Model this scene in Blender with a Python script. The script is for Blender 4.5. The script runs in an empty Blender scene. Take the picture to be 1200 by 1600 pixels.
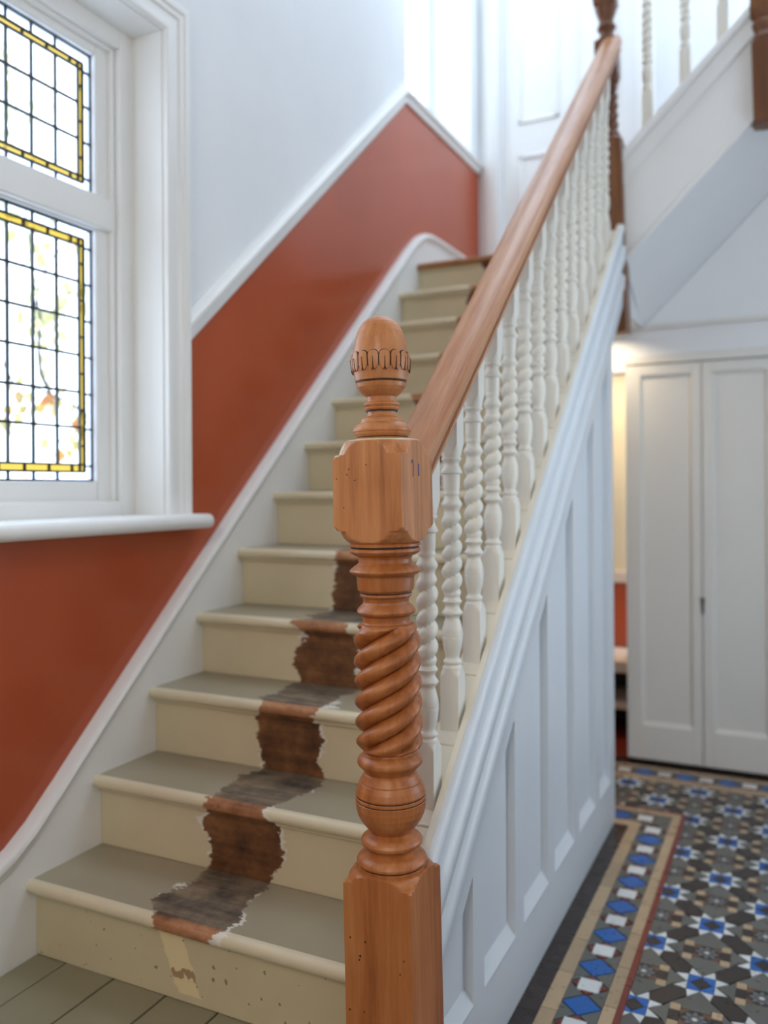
import bpy, bmesh, math, random
import numpy as np
from mathutils import Vector, Matrix
random.seed(7)
scene = bpy.context.scene
COL = scene.collection
PI = math.pi

# ------------------------------------------------------------------ camera
YAW = 0.452645
ROLL = 0.0060884
cam_d = bpy.data.cameras.new('camera')
cam = bpy.data.objects.new('camera', cam_d)
COL.objects.link(cam)
cam_d.sensor_fit = 'VERTICAL'
cam_d.sensor_height = 36.0
cam_d.sensor_width = 27.0
cam_d.lens = 1315.93 / 1600 * 36.0
cam_d.shift_y = -(800 - 762.19) / 1600
cam_d.clip_start = 0.02
cam.matrix_world = (Matrix.Translation((1.684, 0.0, 1.122)) @ Matrix.Rotation(YAW, 4, 'Z')
                    @ Matrix.Rotation(PI / 2, 4, 'X') @ Matrix.Rotation(-ROLL, 4, 'Z'))
cam_d.dof.use_dof = True
cam_d.dof.focus_distance = 1.56
cam_d.dof.aperture_fstop = 1.8
scene.camera = cam

# ------------------------------------------------------------------ world, exposure
w = bpy.data.worlds.new('overcast_sky')
scene.world = w
w.use_nodes = True
wb = w.node_tree.nodes['Background']
wb.inputs[0].default_value = (0.71, 0.845, 1.0, 1)
wb.inputs[1].default_value = 1.0
scene.view_settings.view_transform = 'Standard'
scene.view_settings.look = 'None'
scene.view_settings.gamma = 1.0
scene.view_settings.use_curve_mapping = False
scene.view_settings.exposure = 2.15

def portal(name, loc, rot, sx, sy):
    l = bpy.data.lights.new(name, 'AREA')
    l.shape = 'RECTANGLE'; l.size = sx; l.size_y = sy
    l.cycles.is_portal = True
    o = bpy.data.objects.new(name, l)
    o.location = loc; o.rotation_euler = rot
    COL.objects.link(o)
    return o
portal('portal_stair_window', (-0.24, 1.43, 1.77), (0, -PI / 2, 0), 1.3, 1.0)
portal('portal_landing_window', (-0.33, 4.2, 3.72), (0, -PI / 2, 0), 1.3, 0.9)
portal('portal_assumed_skylight', (1.15, 3.75, 4.98), (0, 0, 0), 1.9, 1.9)
portal('portal_added_side_window', (2.78, 2.6, 1.175), (0, PI / 2, 0), 1.15, 1.0)  # unseen opening added to light the panelling
portal('portal_added_upper_window', (2.78, 4.25, 3.925), (0, PI / 2, 0), 1.55, 0.9)  # unseen opening added to brighten the landing walls
portal('portal_assumed_fanlight', (1.75, -2.32, 2.6), (PI / 2, 0, 0), 1.1, 1.2)

# ------------------------------------------------------------------ helpers
WLOC = {}
def link(o, parent=None, loc=(0, 0, 0)):
    COL.objects.link(o)
    WLOC[o.name] = Vector(loc)
    if parent is not None:
        o.parent = parent
        o.location = Vector(loc) - WLOC[parent.name]
    else:
        o.location = loc
    return o

def tag(o, label=None, cat=None, group=None, kind=None):
    if label: o['label'] = label
    if cat: o['category'] = cat
    if group: o['group'] = group
    if kind: o['kind'] = kind
    return o

def empty(name, loc, label=None, cat=None, group=None, kind=None):
    o = bpy.data.objects.new(name, None)
    o.empty_display_size = 0.05
    link(o, None, loc)
    return tag(o, label, cat, group, kind)

class MB:
    """collects vertices (world coordinates) and faces"""
    def __init__(s): s.v = []; s.f = []
    def add(s, vs, fs):
        n = len(s.v)
        s.v += [tuple(map(float, p)) for p in vs]
        s.f += [tuple(i + n for i in f) for f in fs]
        return s
    def box(s, x0, x1, y0, y1, z0, z1):
        return s.add([(x0, y0, z0), (x1, y0, z0), (x1, y1, z0), (x0, y1, z0),
                      (x0, y0, z1), (x1, y0, z1), (x1, y1, z1), (x0, y1, z1)],
                     [(0, 3, 2, 1), (4, 5, 6, 7), (0, 1, 5, 4), (1, 2, 6, 5), (2, 3, 7, 6), (3, 0, 4, 7)])
    def prism_x(s, poly, x0, x1):      # polygon in (y,z)
        n = len(poly)
        return s.add([(x0, a, b) for a, b in poly] + [(x1, a, b) for a, b in poly],
                     [tuple(range(n))[::-1], tuple(range(n, 2 * n))] + [(i, (i + 1) % n, n + (i + 1) % n, n + i) for i in range(n)])
    def prism_y(s, poly, y0, y1):      # polygon in (x,z)
        n = len(poly)
        return s.add([(a, y0, b) for a, b in poly] + [(a, y1, b) for a, b in poly],
                     [tuple(range(n)), tuple(range(n, 2 * n))[::-1]] + [(i, n + i, n + (i + 1) % n, (i + 1) % n) for i in range(n)])
    def prism_z(s, poly, z0, z1):      # polygon in (x,y)
        n = len(poly)
        return s.add([(a, b, z0) for a, b in poly] + [(a, b, z1) for a, b in poly],
                     [tuple(range(n))[::-1], tuple(range(n, 2 * n))] + [(i, (i + 1) % n, n + (i + 1) % n, n + i) for i in range(n)])
    def loft(s, rings, closed=True, caps=True):
        n = len(rings[0]); m = len(rings)
        vs = [p for r in rings for p in r]; fs = []
        for i in range(m - 1):
            for j in range(n if closed else n - 1):
                k = (j + 1) % n
                fs.append((i * n + j, i * n + k, (i + 1) * n + k, (i + 1) * n + j))
        if caps:
            fs.append(tuple(range(n))[::-1]); fs.append(tuple(range((m - 1) * n, m * n)))
        return s.add(vs, fs)
    def tube(s, pts, r, n=6):
        rings = []
        for i, p in enumerate(pts):
            p = Vector(p)
            t = (Vector(pts[min(i + 1, len(pts) - 1)]) - Vector(pts[max(i - 1, 0)])).normalized()
            a = t.cross(Vector((0.3, 0.9, 0.2))).normalized(); b = t.cross(a)
            rr = r[i] if isinstance(r, (list, tuple)) else r
            rings.append([p + (a * math.cos(q * 2 * PI / n) + b * math.sin(q * 2 * PI / n)) * rr for q in range(n)])
        return s.loft(rings)
    def mesh(s, name, origin=(0, 0, 0), smooth=None, fix=True):
        me = bpy.data.meshes.new(name)
        ox, oy, oz = origin
        me.from_pydata([(a - ox, b - oy, c - oz) for a, b, c in s.v], [], s.f)
        if fix:
            bm = bmesh.new(); bm.from_mesh(me)
            bmesh.ops.recalc_face_normals(bm, faces=bm.faces)
            bm.to_mesh(me); bm.free()
        if smooth is not None:
            me.shade_smooth()
            if smooth < 180:
                me.set_sharp_from_angle(angle=math.radians(smooth))
        return me
    def obj(s, name, mat, parent=None, origin=None, smooth=None, bevel=0, seg=2):
        if origin is None:
            origin = tuple(WLOC[parent.name]) if parent is not None else (0, 0, 0)
        me = s.mesh(name, origin, smooth)
        me.materials.append(mat)
        o = bpy.data.objects.new(name, me)
        link(o, parent, origin)
        if bevel:
            b = o.modifiers.new('bevel', 'BEVEL')
            b.width = bevel; b.segments = seg; b.limit_method = 'ANGLE'; b.angle_limit = math.radians(40)
            me.shade_smooth(); me.set_sharp_from_angle(angle=math.radians(60))
        return o

def polar(z_list, rfun, nth, cx=0, cy=0):
    """rings r(theta,z); angles contain the exact square corners"""
    th = np.linspace(0, 2 * PI, nth, endpoint=False)
    rings = []
    for z in z_list:
        r = rfun(th, z)
        rings.append([(cx + a * math.cos(t), cy + a * math.sin(t), z) for a, t in zip(r, th)])
    return rings

def sqr(th, h):
    return h / np.maximum(np.abs(np.cos(th)), np.abs(np.sin(th)))

# ------------------------------------------------------------------ materials
def lin(c):
    return tuple(((x / 255) / 12.92 if x / 255 <= 0.04045 else (((x / 255) + 0.055) / 1.055) ** 2.4) for x in c) + (1,)

def new_mat(name):
    m = bpy.data.materials.new(name); m.use_nodes = True
    nt = m.node_tree; nt.nodes.clear()
    out = nt.nodes.new('ShaderNodeOutputMaterial')
    bs = nt.nodes.new('ShaderNodeBsdfPrincipled')
    nt.links.new(bs.outputs[0], out.inputs[0])
    return m, nt, bs

def N(nt, typ, **kw):
    n = nt.nodes.new(typ)
    for k, v in kw.items(): setattr(n, k, v)
    return n

def mathn(nt, op, a, b=None, c=None, clamp=False):
    n = nt.nodes.new('ShaderNodeMath'); n.operation = op; n.use_clamp = clamp
    for i, x in enumerate((a, b, c)):
        if x is None: continue
        if isinstance(x, (int, float)): n.inputs[i].default_value = x
        else: nt.links.new(x, n.inputs[i])
    return n.outputs[0]

def ramp(nt, fac, stops):
    r = nt.nodes.new('ShaderNodeValToRGB')
    el = r.color_ramp.elements
    el[0].position, el[0].color = stops[0]
    el[1].position, el[1].color = stops[-1]
    for p, c in stops[1:-1]:
        e = el.new(p); e.color = c
    nt.links.new(fac, r.inputs[0])
    return r.outputs[0]

def mixc(nt, fac, a, b):
    m = nt.nodes.new('ShaderNodeMix'); m.data_type = 'RGBA'
    for sock, x in ((m.inputs[0], fac), (m.inputs[6], a), (m.inputs[7], b)):
        if isinstance(x, (int, float)): sock.default_value = x
        elif isinstance(x, tuple): sock.default_value = x
        else: nt.links.new(x, sock)
    return m.outputs[2]

def noise(nt, vec, scale, detail=3, rough=0.55, scl=None, rot=None):
    if rot:
        mp = nt.nodes.new('ShaderNodeMapping'); mp.inputs['Rotation'].default_value = rot
        nt.links.new(vec, mp.inputs[0]); vec = mp.outputs[0]
    if scl:
        mp = nt.nodes.new('ShaderNodeMapping'); mp.inputs['Scale'].default_value = scl
        nt.links.new(vec, mp.inputs[0]); vec = mp.outputs[0]
    n = nt.nodes.new('ShaderNodeTexNoise')
    n.inputs['Scale'].default_value = scale; n.inputs['Detail'].default_value = detail
    n.inputs['Roughness'].default_value = rough
    nt.links.new(vec, n.inputs['Vector'])
    return n.outputs[0]

def bump(nt, bs, h, strength=0.2, dist=0.002):
    b = nt.nodes.new('ShaderNodeBump')
    b.inputs['Strength'].default_value = strength; b.inputs['Distance'].default_value = dist
    nt.links.new(h, b.inputs['Height']); nt.links.new(b.outputs[0], bs.inputs['Normal'])

def paint(name, rgb, rough=0.4, var=0.04, bscale=60, bstr=0.08, spec=0.5):
    m, nt, bs = new_mat(name)
    pos = N(nt, 'ShaderNodeNewGeometry').outputs['Position']
    n = noise(nt, pos, 3.0, 4)
    c = lin(rgb)
    lo = tuple(x * (1 - var) for x in c[:3]) + (1,); hi = tuple(min(1, x * (1 + var)) for x in c[:3]) + (1,)
    nt.links.new(ramp(nt, n, [(0.3, lo), (0.7, hi)]), bs.inputs['Base Color'])
    bs.inputs['Roughness'].default_value = rough
    bs.inputs['Specular IOR Level'].default_value = spec
    bump(nt, bs, noise(nt, pos, bscale, 3), bstr, 0.002)
    return m

def wood(name, dark, mid, light, scl=(14, 14, 0.9), rot=None, rough=0.38, chip=None, coord='Object', streak=1.0):
    m, nt, bs = new_mat(name)
    tc = N(nt, 'ShaderNodeTexCoord').outputs[coord]
    n1 = noise(nt, tc, 1.6, 5, 0.6, scl, rot)
    n2 = noise(nt, tc, 6.0, 4, 0.65, scl, rot)
    n3 = noise(nt, tc, 5.0, 3)
    f = mathn(nt, 'ADD', mathn(nt, 'MULTIPLY', n1, 0.55), mathn(nt, 'MULTIPLY', n2, 0.3 * streak))
    f = mathn(nt, 'ADD', f, mathn(nt, 'MULTIPLY', n3, 0.2))
    c = ramp(nt, f, [(0.34, lin(dark)), (0.52, lin(mid)), (0.72, lin(light))])
    if chip:
        c = chip(nt, tc, c)
    nt.links.new(c, bs.inputs['Base Color'])
    bs.inputs['Roughness'].default_value = rough
    bump(nt, bs, n2, 0.12, 0.001)
    return m

white = paint('white_gloss_paint', (240, 240, 238), 0.32, 0.02, 40, 0.05)
old_cream = paint('aged_ivory_paint', (232, 222, 202), 0.38, 0.03, 40, 0.05)
bal_white = paint('ivory_baluster_paint', (236, 232, 220), 0.35, 0.02, 40, 0.05)
wall_white = paint('white_wall_emulsion', (234, 236, 238), 0.75, 0.02, 90, 0.06)
red_wall = paint('terracotta_wall_paint', (180, 84, 52), 0.2, 0.05, 70, 0.05)
spandrel_white = paint('white_panelling_paint', (219, 224, 228), 0.35, 0.015, 50, 0.05)
cup_white = paint('white_cupboard_paint', (226, 224, 218), 0.45, 0.015, 60, 0.03)
grey_board = paint('olive_grey_floor_paint', (150, 144, 118), 0.38, 0.07, 60, 0.12)
dark_gap = paint('dark_gap', (22, 18, 16), 0.9)
cream_wall = paint('cream_wall_emulsion', (232, 220, 190), 0.7)
shelf_mat = paint('pale_shelf_paint', (225, 212, 196), 0.5)
lead = paint('lead_came', (30, 36, 40), 0.45, 0.1)
steel = paint('dull_steel', (110, 108, 100), 0.35)
steel.node_tree.nodes['Principled BSDF'].inputs['Metallic'].default_value = 0.9

Z_TOPBLOCK = 1.122 - (688 - 763) / 828
def chip_fn(nt, tc, c):
    sx = N(nt, 'ShaderNodeSeparateXYZ'); nt.links.new(tc, sx.inputs[0])
    n = noise(nt, tc, 22, 4, 0.7)
    top = mathn(nt, 'GREATER_THAN', sx.outputs[2], Z_TOPBLOCK + 0.185 - 0.003)
    side = mathn(nt, 'MULTIPLY', mathn(nt, 'GREATER_THAN', sx.outputs[2], Z_TOPBLOCK + 0.185 - 0.032),
                 mathn(nt, 'LESS_THAN', mathn(nt, 'ADD', sx.outputs[0], mathn(nt, 'MULTIPLY', n, 0.03)), -0.052 + 0.015))
    mk = mathn(nt, 'MULTIPLY', mathn(nt, 'MAXIMUM', top, side), mathn(nt, 'GREATER_THAN', n, 0.36))
    return mixc(nt, mk, c, lin((226, 212, 178)))

pine = wood('stripped_pine', (126, 68, 30), (180, 108, 56), (206, 140, 84))
pine_block = wood('lit_pine_paint_chips', (140, 82, 42), (200, 132, 80), (220, 162, 110), chip=chip_fn)  # paint chips are real; wood colour raised to carry the light on the block
pine_light = wood('lit_stripped_pine', (138, 80, 40), (196, 128, 76), (216, 156, 104))  # lit copy of the pine, brightened for the light on acorn and neck
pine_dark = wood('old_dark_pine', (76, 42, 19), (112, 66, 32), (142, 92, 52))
rail_wood = wood('handrail_pine', (140, 84, 52), (178, 118, 78), (200, 148, 108), scl=(26, 1.0, 26), rot=(-0.7128, 0, 0), rough=0.34, streak=1.6)
groove_and_shade_mat = paint('groove_residue_and_shade', (44, 24, 14), 0.6)  # groove residue, and the painted shade over the carved leaf tops
mark_blue = paint('blue_pencil', (70, 76, 120), 0.7)

def stripped_paint(name, rgb, woodc, rough=0.42, cx=0.485, hw=0.098, filler=True, scl=(1.2, 20, 20)):
    """old paint with a band stripped back to bare wood where a stair runner lay"""
    m, nt, bs = new_mat(name)
    g = N(nt, 'ShaderNodeNewGeometry').outputs['Position']
    sx = N(nt, 'ShaderNodeSeparateXYZ'); nt.links.new(g, sx.inputs[0])
    n1 = noise(nt, g, 9, 2, 0.5, (0.6, 1, 1))
    n2 = noise(nt, g, 48, 4, 0.7, (0.7, 1.3, 1.3))
    wob = mathn(nt, 'ADD', mathn(nt, 'MULTIPLY', mathn(nt, 'SUBTRACT', n1, 0.5), 0.15), mathn(nt, 'MULTIPLY', mathn(nt, 'SUBTRACT', n2, 0.5), 0.07))
    d = mathn(nt, 'SUBTRACT', mathn(nt, 'ABSOLUTE', mathn(nt, 'SUBTRACT', sx.outputs[0], cx)), hw)
    dd = mathn(nt, 'ADD', d, wob)
    mk = mathn(nt, 'MULTIPLY_ADD', dd, -260.0, 0.5, clamp=True)
    wn = noise(nt, g, 1.7, 5, 0.65, scl); wn2 = noise(nt, g, 14, 4, 0.7)
    wf = mathn(nt, 'ADD', mathn(nt, 'MULTIPLY', wn, 0.45), mathn(nt, 'MULTIPLY', wn2, 0.55))
    wc = ramp(nt, wf, [(0.36, lin(woodc[0])), (0.5, lin(woodc[1])), (0.64, lin(woodc[2]))])
    pn = noise(nt, g, 3, 4)
    c = lin(rgb)
    pc = ramp(nt, pn, [(0.3, tuple(x * 0.93 for x in c[:3]) + (1,)), (0.7, tuple(min(1, x * 1.05) for x in c[:3]) + (1,))])
    if filler:
        n3 = noise(nt, g, 14, 3, 0.6, (0.4, 1, 1))
        off = mathn(nt, 'MULTIPLY', mathn(nt, 'SUBTRACT', n3, 0.56), 0.16)
        side = mathn(nt, 'MULTIPLY', mathn(nt, 'GREATER_THAN', sx.outputs[0], cx), 0.012)
        mk2 = mathn(nt, 'MULTIPLY_ADD', mathn(nt, 'SUBTRACT', mathn(nt, 'SUBTRACT', dd, off), side), -200.0, 0.5, clamp=True)
        near = mathn(nt, 'LESS_THAN', dd, 0.05)
        pc = mixc(nt, mathn(nt, 'MULTIPLY', mk2, near), pc, lin((232, 228, 216)))
    nt.links.new(mixc(nt, mk, pc, wc), bs.inputs['Base Color'])
    r = mathn(nt, 'MULTIPLY_ADD', mk, 0.22, rough)
    nt.links.new(r, bs.inputs['Roughness'])
    bump(nt, bs, mathn(nt, 'ADD', mathn(nt, 'MULTIPLY', mk, -1.2), mathn(nt, 'MULTIPLY', wn, mk)), 0.35, 0.0012)
    return m

tread_mat = stripped_paint('grey_tread_paint_worn_strip', (168, 158, 134), ((62, 56, 50), (118, 102, 84), (156, 136, 110)))
nosing_mat = stripped_paint('cream_nosing_paint_worn_strip', (222, 210, 180), ((104, 64, 38), (168, 114, 76), (198, 150, 110)))
riser_mat = stripped_paint('cream_riser_paint_worn_strip', (216, 202, 168), ((66, 40, 22), (110, 70, 38), (142, 96, 56)), filler=True)

def first_riser():
    m, nt, bs = new_mat('cream_riser_filler_patch')
    g = N(nt, 'ShaderNodeNewGeometry').outputs['Position']
    sx = N(nt, 'ShaderNodeSeparateXYZ'); nt.links.new(g, sx.inputs[0])
    n = noise(nt, g, 22, 4, 0.65)
    cx = mathn(nt, 'MULTIPLY_ADD', sx.outputs[2], -0.42, 0.502)
    d = mathn(nt, 'ABSOLUTE', mathn(nt, 'SUBTRACT', sx.outputs[0], cx))
    d = mathn(nt, 'ADD', d, mathn(nt, 'MULTIPLY', mathn(nt, 'SUBTRACT', n, 0.5), 0.03))
    mk = mathn(nt, 'MULTIPLY_ADD', mathn(nt, 'SUBTRACT', d, 0.033), -180.0, 0.5, clamp=True)
    mk = mathn(nt, 'MULTIPLY', mk, mathn(nt, 'GREATER_THAN', sx.outputs[2], 0.018))
    c = mixc(nt, mk, ramp(nt, noise(nt, g, 3, 4), [(0.3, lin((202, 188, 152))), (0.7, lin((216, 204, 168)))]), lin((236, 218, 172)))
    # a brown scar low in the patch and scattered dents
    sc = mathn(nt, 'LESS_THAN', mathn(nt, 'ABSOLUTE', mathn(nt, 'ADD', mathn(nt, 'SUBTRACT', sx.outputs[2], 0.058), mathn(nt, 'MULTIPLY', mathn(nt, 'SUBTRACT', n, 0.5), 0.06))), 0.007)
    c = mixc(nt, mathn(nt, 'MULTIPLY', mathn(nt, 'MULTIPLY', sc, mk), 0.75), c, lin((142, 104, 66)))
    sp = mathn(nt, 'GREATER_THAN', noise(nt, g, 60, 1, 0.4), 0.735)
    c = mixc(nt, mathn(nt, 'MULTIPLY', sp, 0.7), c, lin((88, 70, 50)))
    nt.links.new(c, bs.inputs['Base Color'])
    bs.inputs['Roughness'].default_value = 0.45
    bump(nt, bs, n, 0.1, 0.002)
    return m
riser0_mat = first_riser()
landing_wood = wood('landing_bare_wood', (96, 58, 30), (150, 98, 56), (186, 136, 86), scl=(1.0, 16, 16), coord='Object', rough=0.45)

def tile_mat(name, rgb, rough=0.3, var=0.14):
    m, nt, bs = new_mat(name)
    g = N(nt, 'ShaderNodeNewGeometry').outputs['Position']
    oi = N(nt, 'ShaderNodeObjectInfo').outputs['Random']
    n = noise(nt, g, 30, 4, 0.6)
    f = mathn(nt, 'ADD', mathn(nt, 'MULTIPLY', n, 0.6), mathn(nt, 'MULTIPLY', oi, 0.4))
    c = lin(rgb)
    nt.links.new(ramp(nt, f, [(0.25, tuple(x * (1 - var) for x in c[:3]) + (1,)), (0.75, tuple(min(1, x * (1 + var)) for x in c[:3]) + (1,))]), bs.inputs['Base Color'])
    nt.links.new(mathn(nt, 'MULTIPLY_ADD', n, 0.2, rough - 0.1), bs.inputs['Roughness'])
    return m
T = dict(grey=tile_mat('grey_clay_tile', (92, 92, 87)), dark=tile_mat('dark_brown_clay_tile', (43, 34, 34)),
         blue=tile_mat('blue_clay_tile', (22, 92, 168)), white=tile_mat('white_clay_tile', (212, 214, 212)),
         cream=tile_mat('buff_clay_tile', (178, 152, 120)), red=tile_mat('red_clay_tile', (116, 42, 30)),
         black=tile_mat('black_edge_tile', (46, 34, 30), 0.28))

def patterned():
    m, nt, bs = new_mat('encaustic_flower_tile')
    tc = N(nt, 'ShaderNodeTexCoord').outputs['Object']
    sx = N(nt, 'ShaderNodeSeparateXYZ'); nt.links.new(tc, sx.inputs[0])
    x, y = sx.outputs[0], sx.outputs[1]
    r = mathn(nt, 'SQRT', mathn(nt, 'ADD', mathn(nt, 'MULTIPLY', x, x), mathn(nt, 'MULTIPLY', y, y)))
    a = mathn(nt, 'ARCTAN2', y, x)
    pet = mathn(nt, 'MULTIPLY_ADD', mathn(nt, 'COSINE', mathn(nt, 'MULTIPLY', a, 8.0)), 0.006, 0.024)
    f = mathn(nt, 'LESS_THAN', r, pet)
    ringm = mathn(nt, 'LESS_THAN', mathn(nt, 'ABSOLUTE', mathn(nt, 'SUBTRACT', r, 0.014)), 0.003)
    core = mathn(nt, 'LESS_THAN', r, 0.006)
    c = mixc(nt, f, lin((40, 37, 39)), lin((108, 110, 108)))
    c = mixc(nt, ringm, c, lin((70, 76, 92)))
    c = mixc(nt, core, c, lin((208, 200, 180)))
    edge = mathn(nt, 'GREATER_THAN', mathn(nt, 'ADD', mathn(nt, 'ABSOLUTE', x), mathn(nt, 'ABSOLUTE', y)), 0.046)
    c = mixc(nt, edge, c, lin((110, 72, 50)))
    nt.links.new(c, bs.inputs['Base Color']); bs.inputs['Roughness'].default_value = 0.3
    return m
T['pattern'] = patterned()

def glass(name, rgb, frost=0.0):
    m = bpy.data.materials.new(name); m.use_nodes = True
    nt = m.node_tree; nt.nodes.clear()
    out = nt.nodes.new('ShaderNodeOutputMaterial')
    tr = nt.nodes.new('ShaderNodeBsdfTransparent'); tr.inputs[0].default_value = rgb
    gl = nt.nodes.new('ShaderNodeBsdfGlossy'); gl.inputs['Roughness'].default_value = 0.03
    base = tr.outputs[0]
    if frost:
        tl = nt.nodes.new('ShaderNodeBsdfTranslucent'); tl.inputs[0].default_value = rgb
        mx0 = nt.nodes.new('ShaderNodeMixShader'); mx0.inputs[0].default_value = frost
        nt.links.new(base, mx0.inputs[1]); nt.links.new(tl.outputs[0], mx0.inputs[2]); base = mx0.outputs[0]
    mx = nt.nodes.new('ShaderNodeMixShader')
    mx.inputs[0].default_value = 0.03; nt.links.new(base, mx.inputs[1]); nt.links.new(gl.outputs[0], mx.inputs[2])
    nt.links.new(mx.outputs[0], out.inputs[0])
    return m
g_clear = glass('clear_window_glass', (0.99, 0.995, 1.0, 1), 0.02)
g_border = glass('pale_border_glass', (0.90, 0.93, 1.0, 1), 0.05)
g_yellow = glass('amber_window_glass', (0.62, 0.50, 0.20, 1), 0.05)

def leaf_mat(name, rgb):
    m, nt, bs = new_mat(name)
    bs.inputs['Base Color'].default_value = lin(rgb); bs.inputs['Roughness'].default_value = 0.5
    out = [n for n in nt.nodes if n.type == 'OUTPUT_MATERIAL'][0]
    tl = nt.nodes.new('ShaderNodeBsdfTranslucent'); tl.inputs[0].default_value = lin(rgb)
    mx = nt.nodes.new('ShaderNodeMixShader'); mx.inputs[0].default_value = 0.65
    nt.links.new(bs.outputs[0], mx.inputs[1]); nt.links.new(tl.outputs[0], mx.inputs[2])
    nt.links.new(mx.outputs[0], out.inputs[0])
    return m
leaf_mats = [leaf_mat('pale_green_leaf', (212, 214, 160)), leaf_mat('yellow_leaf', (226, 200, 110)), leaf_mat('lime_leaf', (222, 224, 186)), leaf_mat('orange_leaf', (214, 172, 88))]
bark = paint('dark_bark', (34, 30, 32), 0.8)

# ------------------------------------------------------------------ measured layout
ZF = -0.185                      # tiled hall floor
RISE, GOING, Y1 = 0.185, 0.21402, 1.432
SL = RISE / GOING
LAND_Z = 12 * RISE
def pitch(y): return RISE + SL * (y - Y1)
XS = 1.05                        # outer face of the stair panelling
YEND = 3.333                     # end of the panelling
def zdado(y): return 1.592 + 0.8609 * (y - 2.094)
YD = 3.714; ZD = 2.987
CEIL = 5.0

# ------------------------------------------------------------------ left wall
mb = MB()
TX = -0.30
for poly in ([(-2.2, 1.0), (0.89, 1.0), (0.89, CEIL), (-2.2, CEIL)],
             [(0.89, 2.49), (1.97, 2.49), (1.97, CEIL), (0.89, CEIL)],
             [(1.97, zdado(1.97)), (YD, ZD), (YD, CEIL), (1.97, CEIL)],
             [(YD, ZD), (3.74, ZD), (3.74, CEIL), (YD, CEIL)],
             [(3.74, ZD), (4.65, ZD), (4.65, 3.05), (3.74, 3.05)],
             [(3.74, 4.4), (4.65, 4.4), (4.65, CEIL), (3.74, CEIL)],
             [(4.65, ZD), (5.4, ZD), (5.4, CEIL), (4.65, CEIL)]):
    mb.prism_x(poly, TX, 0)
wl = tag(mb.obj('wall_left', wall_white), 'white plastered stair wall above the sloping dado rail', 'wall', kind='structure')
mb = MB()
for poly in ([(-2.2, ZF), (0.89, ZF), (0.89, 1.0), (-2.2, 1.0)],
             [(0.89, ZF), (1.97, ZF), (1.97, 1.03), (0.89, 1.03)],
             [(1.97, ZF), (YD, ZF), (YD, ZD), (1.97, zdado(1.97))],
             [(YD, ZF), (5.4, ZF), (5.4, ZD), (YD, ZD)]):
    mb.prism_x(poly, TX, 0)
o = mb.obj('painted_dado', red_wall, wl); o['label'] = 'terracotta red painted lower wall'

# dado rail: swept moulding, sloping then level
def sweep_yz(path, prof, name, mat, parent=None, smooth=40):
    """path: [(y,z)], prof: [(x, dz)] closed, dz measured vertically"""
    m = MB()
    m.loft([[(x, y, z + dz) for x, dz in prof] for y, z in path])
    return m.obj(name, mat, parent, smooth=smooth)
prof = [(0, 0), (0.012, 0.0), (0.016, 0.012), (0.014, 0.03), (0.02, 0.04), (0.032, 0.05), (0.034, 0.068), (0.026, 0.082), (0.016, 0.088), (0.012, 0.1), (0, 0.1)]
path = [(2.055, zdado(2.055)), (YD - 0.02, zdado(YD - 0.02))]
tag(sweep_yz(path, prof, 'trim_1', white), 'white moulded dado rail sloping up the red wall', 'rail', kind='structure')
prof2 = [(x, z * 0.72) for x, z in prof]
tag(sweep_yz([(YD - 0.02, ZD - 0.01), (YD + 0.02, ZD), (4.79, ZD)], prof2, 'trim_2', white), 'white level dado rail beside the landing window', 'rail', kind='structure')

# ------------------------------------------------------------------ leaded stair window
win = empty('window_1', (-0.165, 1.43, 1.05), 'leaded stair window with amber glass border and white frame', 'window', kind='structure')
# lining, sill, architrave
A0, A1 = 0.8896, 1.97
fr = MB()
def frame_ring(m, y0, y1, z0, z1, wd, x0, x1):
    m.box(x0, x1, y0, y0 + wd, z0, z1); m.box(x0, x1, y1 - wd, y1, z0, z1)
    m.box(x0, x1, y0 + wd, y1 - wd, z0, z0 + wd); m.box(x0, x1, y0 + wd, y1 - wd, z1 - wd, z1)
frame_ring(fr, A0, A1, 1.03, 2.49, 0.058, -0.21, -0.112)
m = MB(); m.box(-0.113, 0.0, A1 - 0.004, A1 + 0.02, 1.03, 2.50); m.box(-0.113, 0.0, A0 - 0.02, A0 + 0.004, 1.03, 2.50); m.box(-0.113, 0.0, A0, A1, 2.486, 2.51)
m.obj('reveal_lining', white, win)
fo = fr.obj('box_frame', white, win, bevel=0.004)
m = MB(); frame_ring(m, A0 + 0.058, A1 - 0.058, 1.075, 2.435, 0.016, -0.185, -0.13); m.obj('staff_bead', white, fo, bevel=0.006, seg=3)
m = MB(); m.box(-0.20, -0.128, A0 + 0.058, A1 - 0.058, 1.885, 1.98)
m.obj('transom_rail', white, win, bevel=0.006)
def sash(name, z0, z1, gz0, gz1):
    s = MB()
    y0, y1 = A0 + 0.066, A1 - 0.066
    GY0, GY1 = 1.0105, 1.849
    xa, xb = -0.19, -0.146
    s.box(xa, xb, y0, GY0, z0, z1); s.box(xa, xb, GY1, y1, z0, z1)
    s.box(xa, xb, GY0, GY1, z0, gz0); s.box(xa, xb, GY0, GY1, gz1, z1)
    return s.obj(name, white, win, bevel=0.005)
s_low = sash('sash', 1.075, 1.895, 1.146, 1.880)
s_up = sash('sash', 1.97, 2.435, 1.987, 2.393)
GX = -0.167
cols = [1.801 - 0.0825 * i for i in range(10)]         # inner field, right to left
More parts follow.
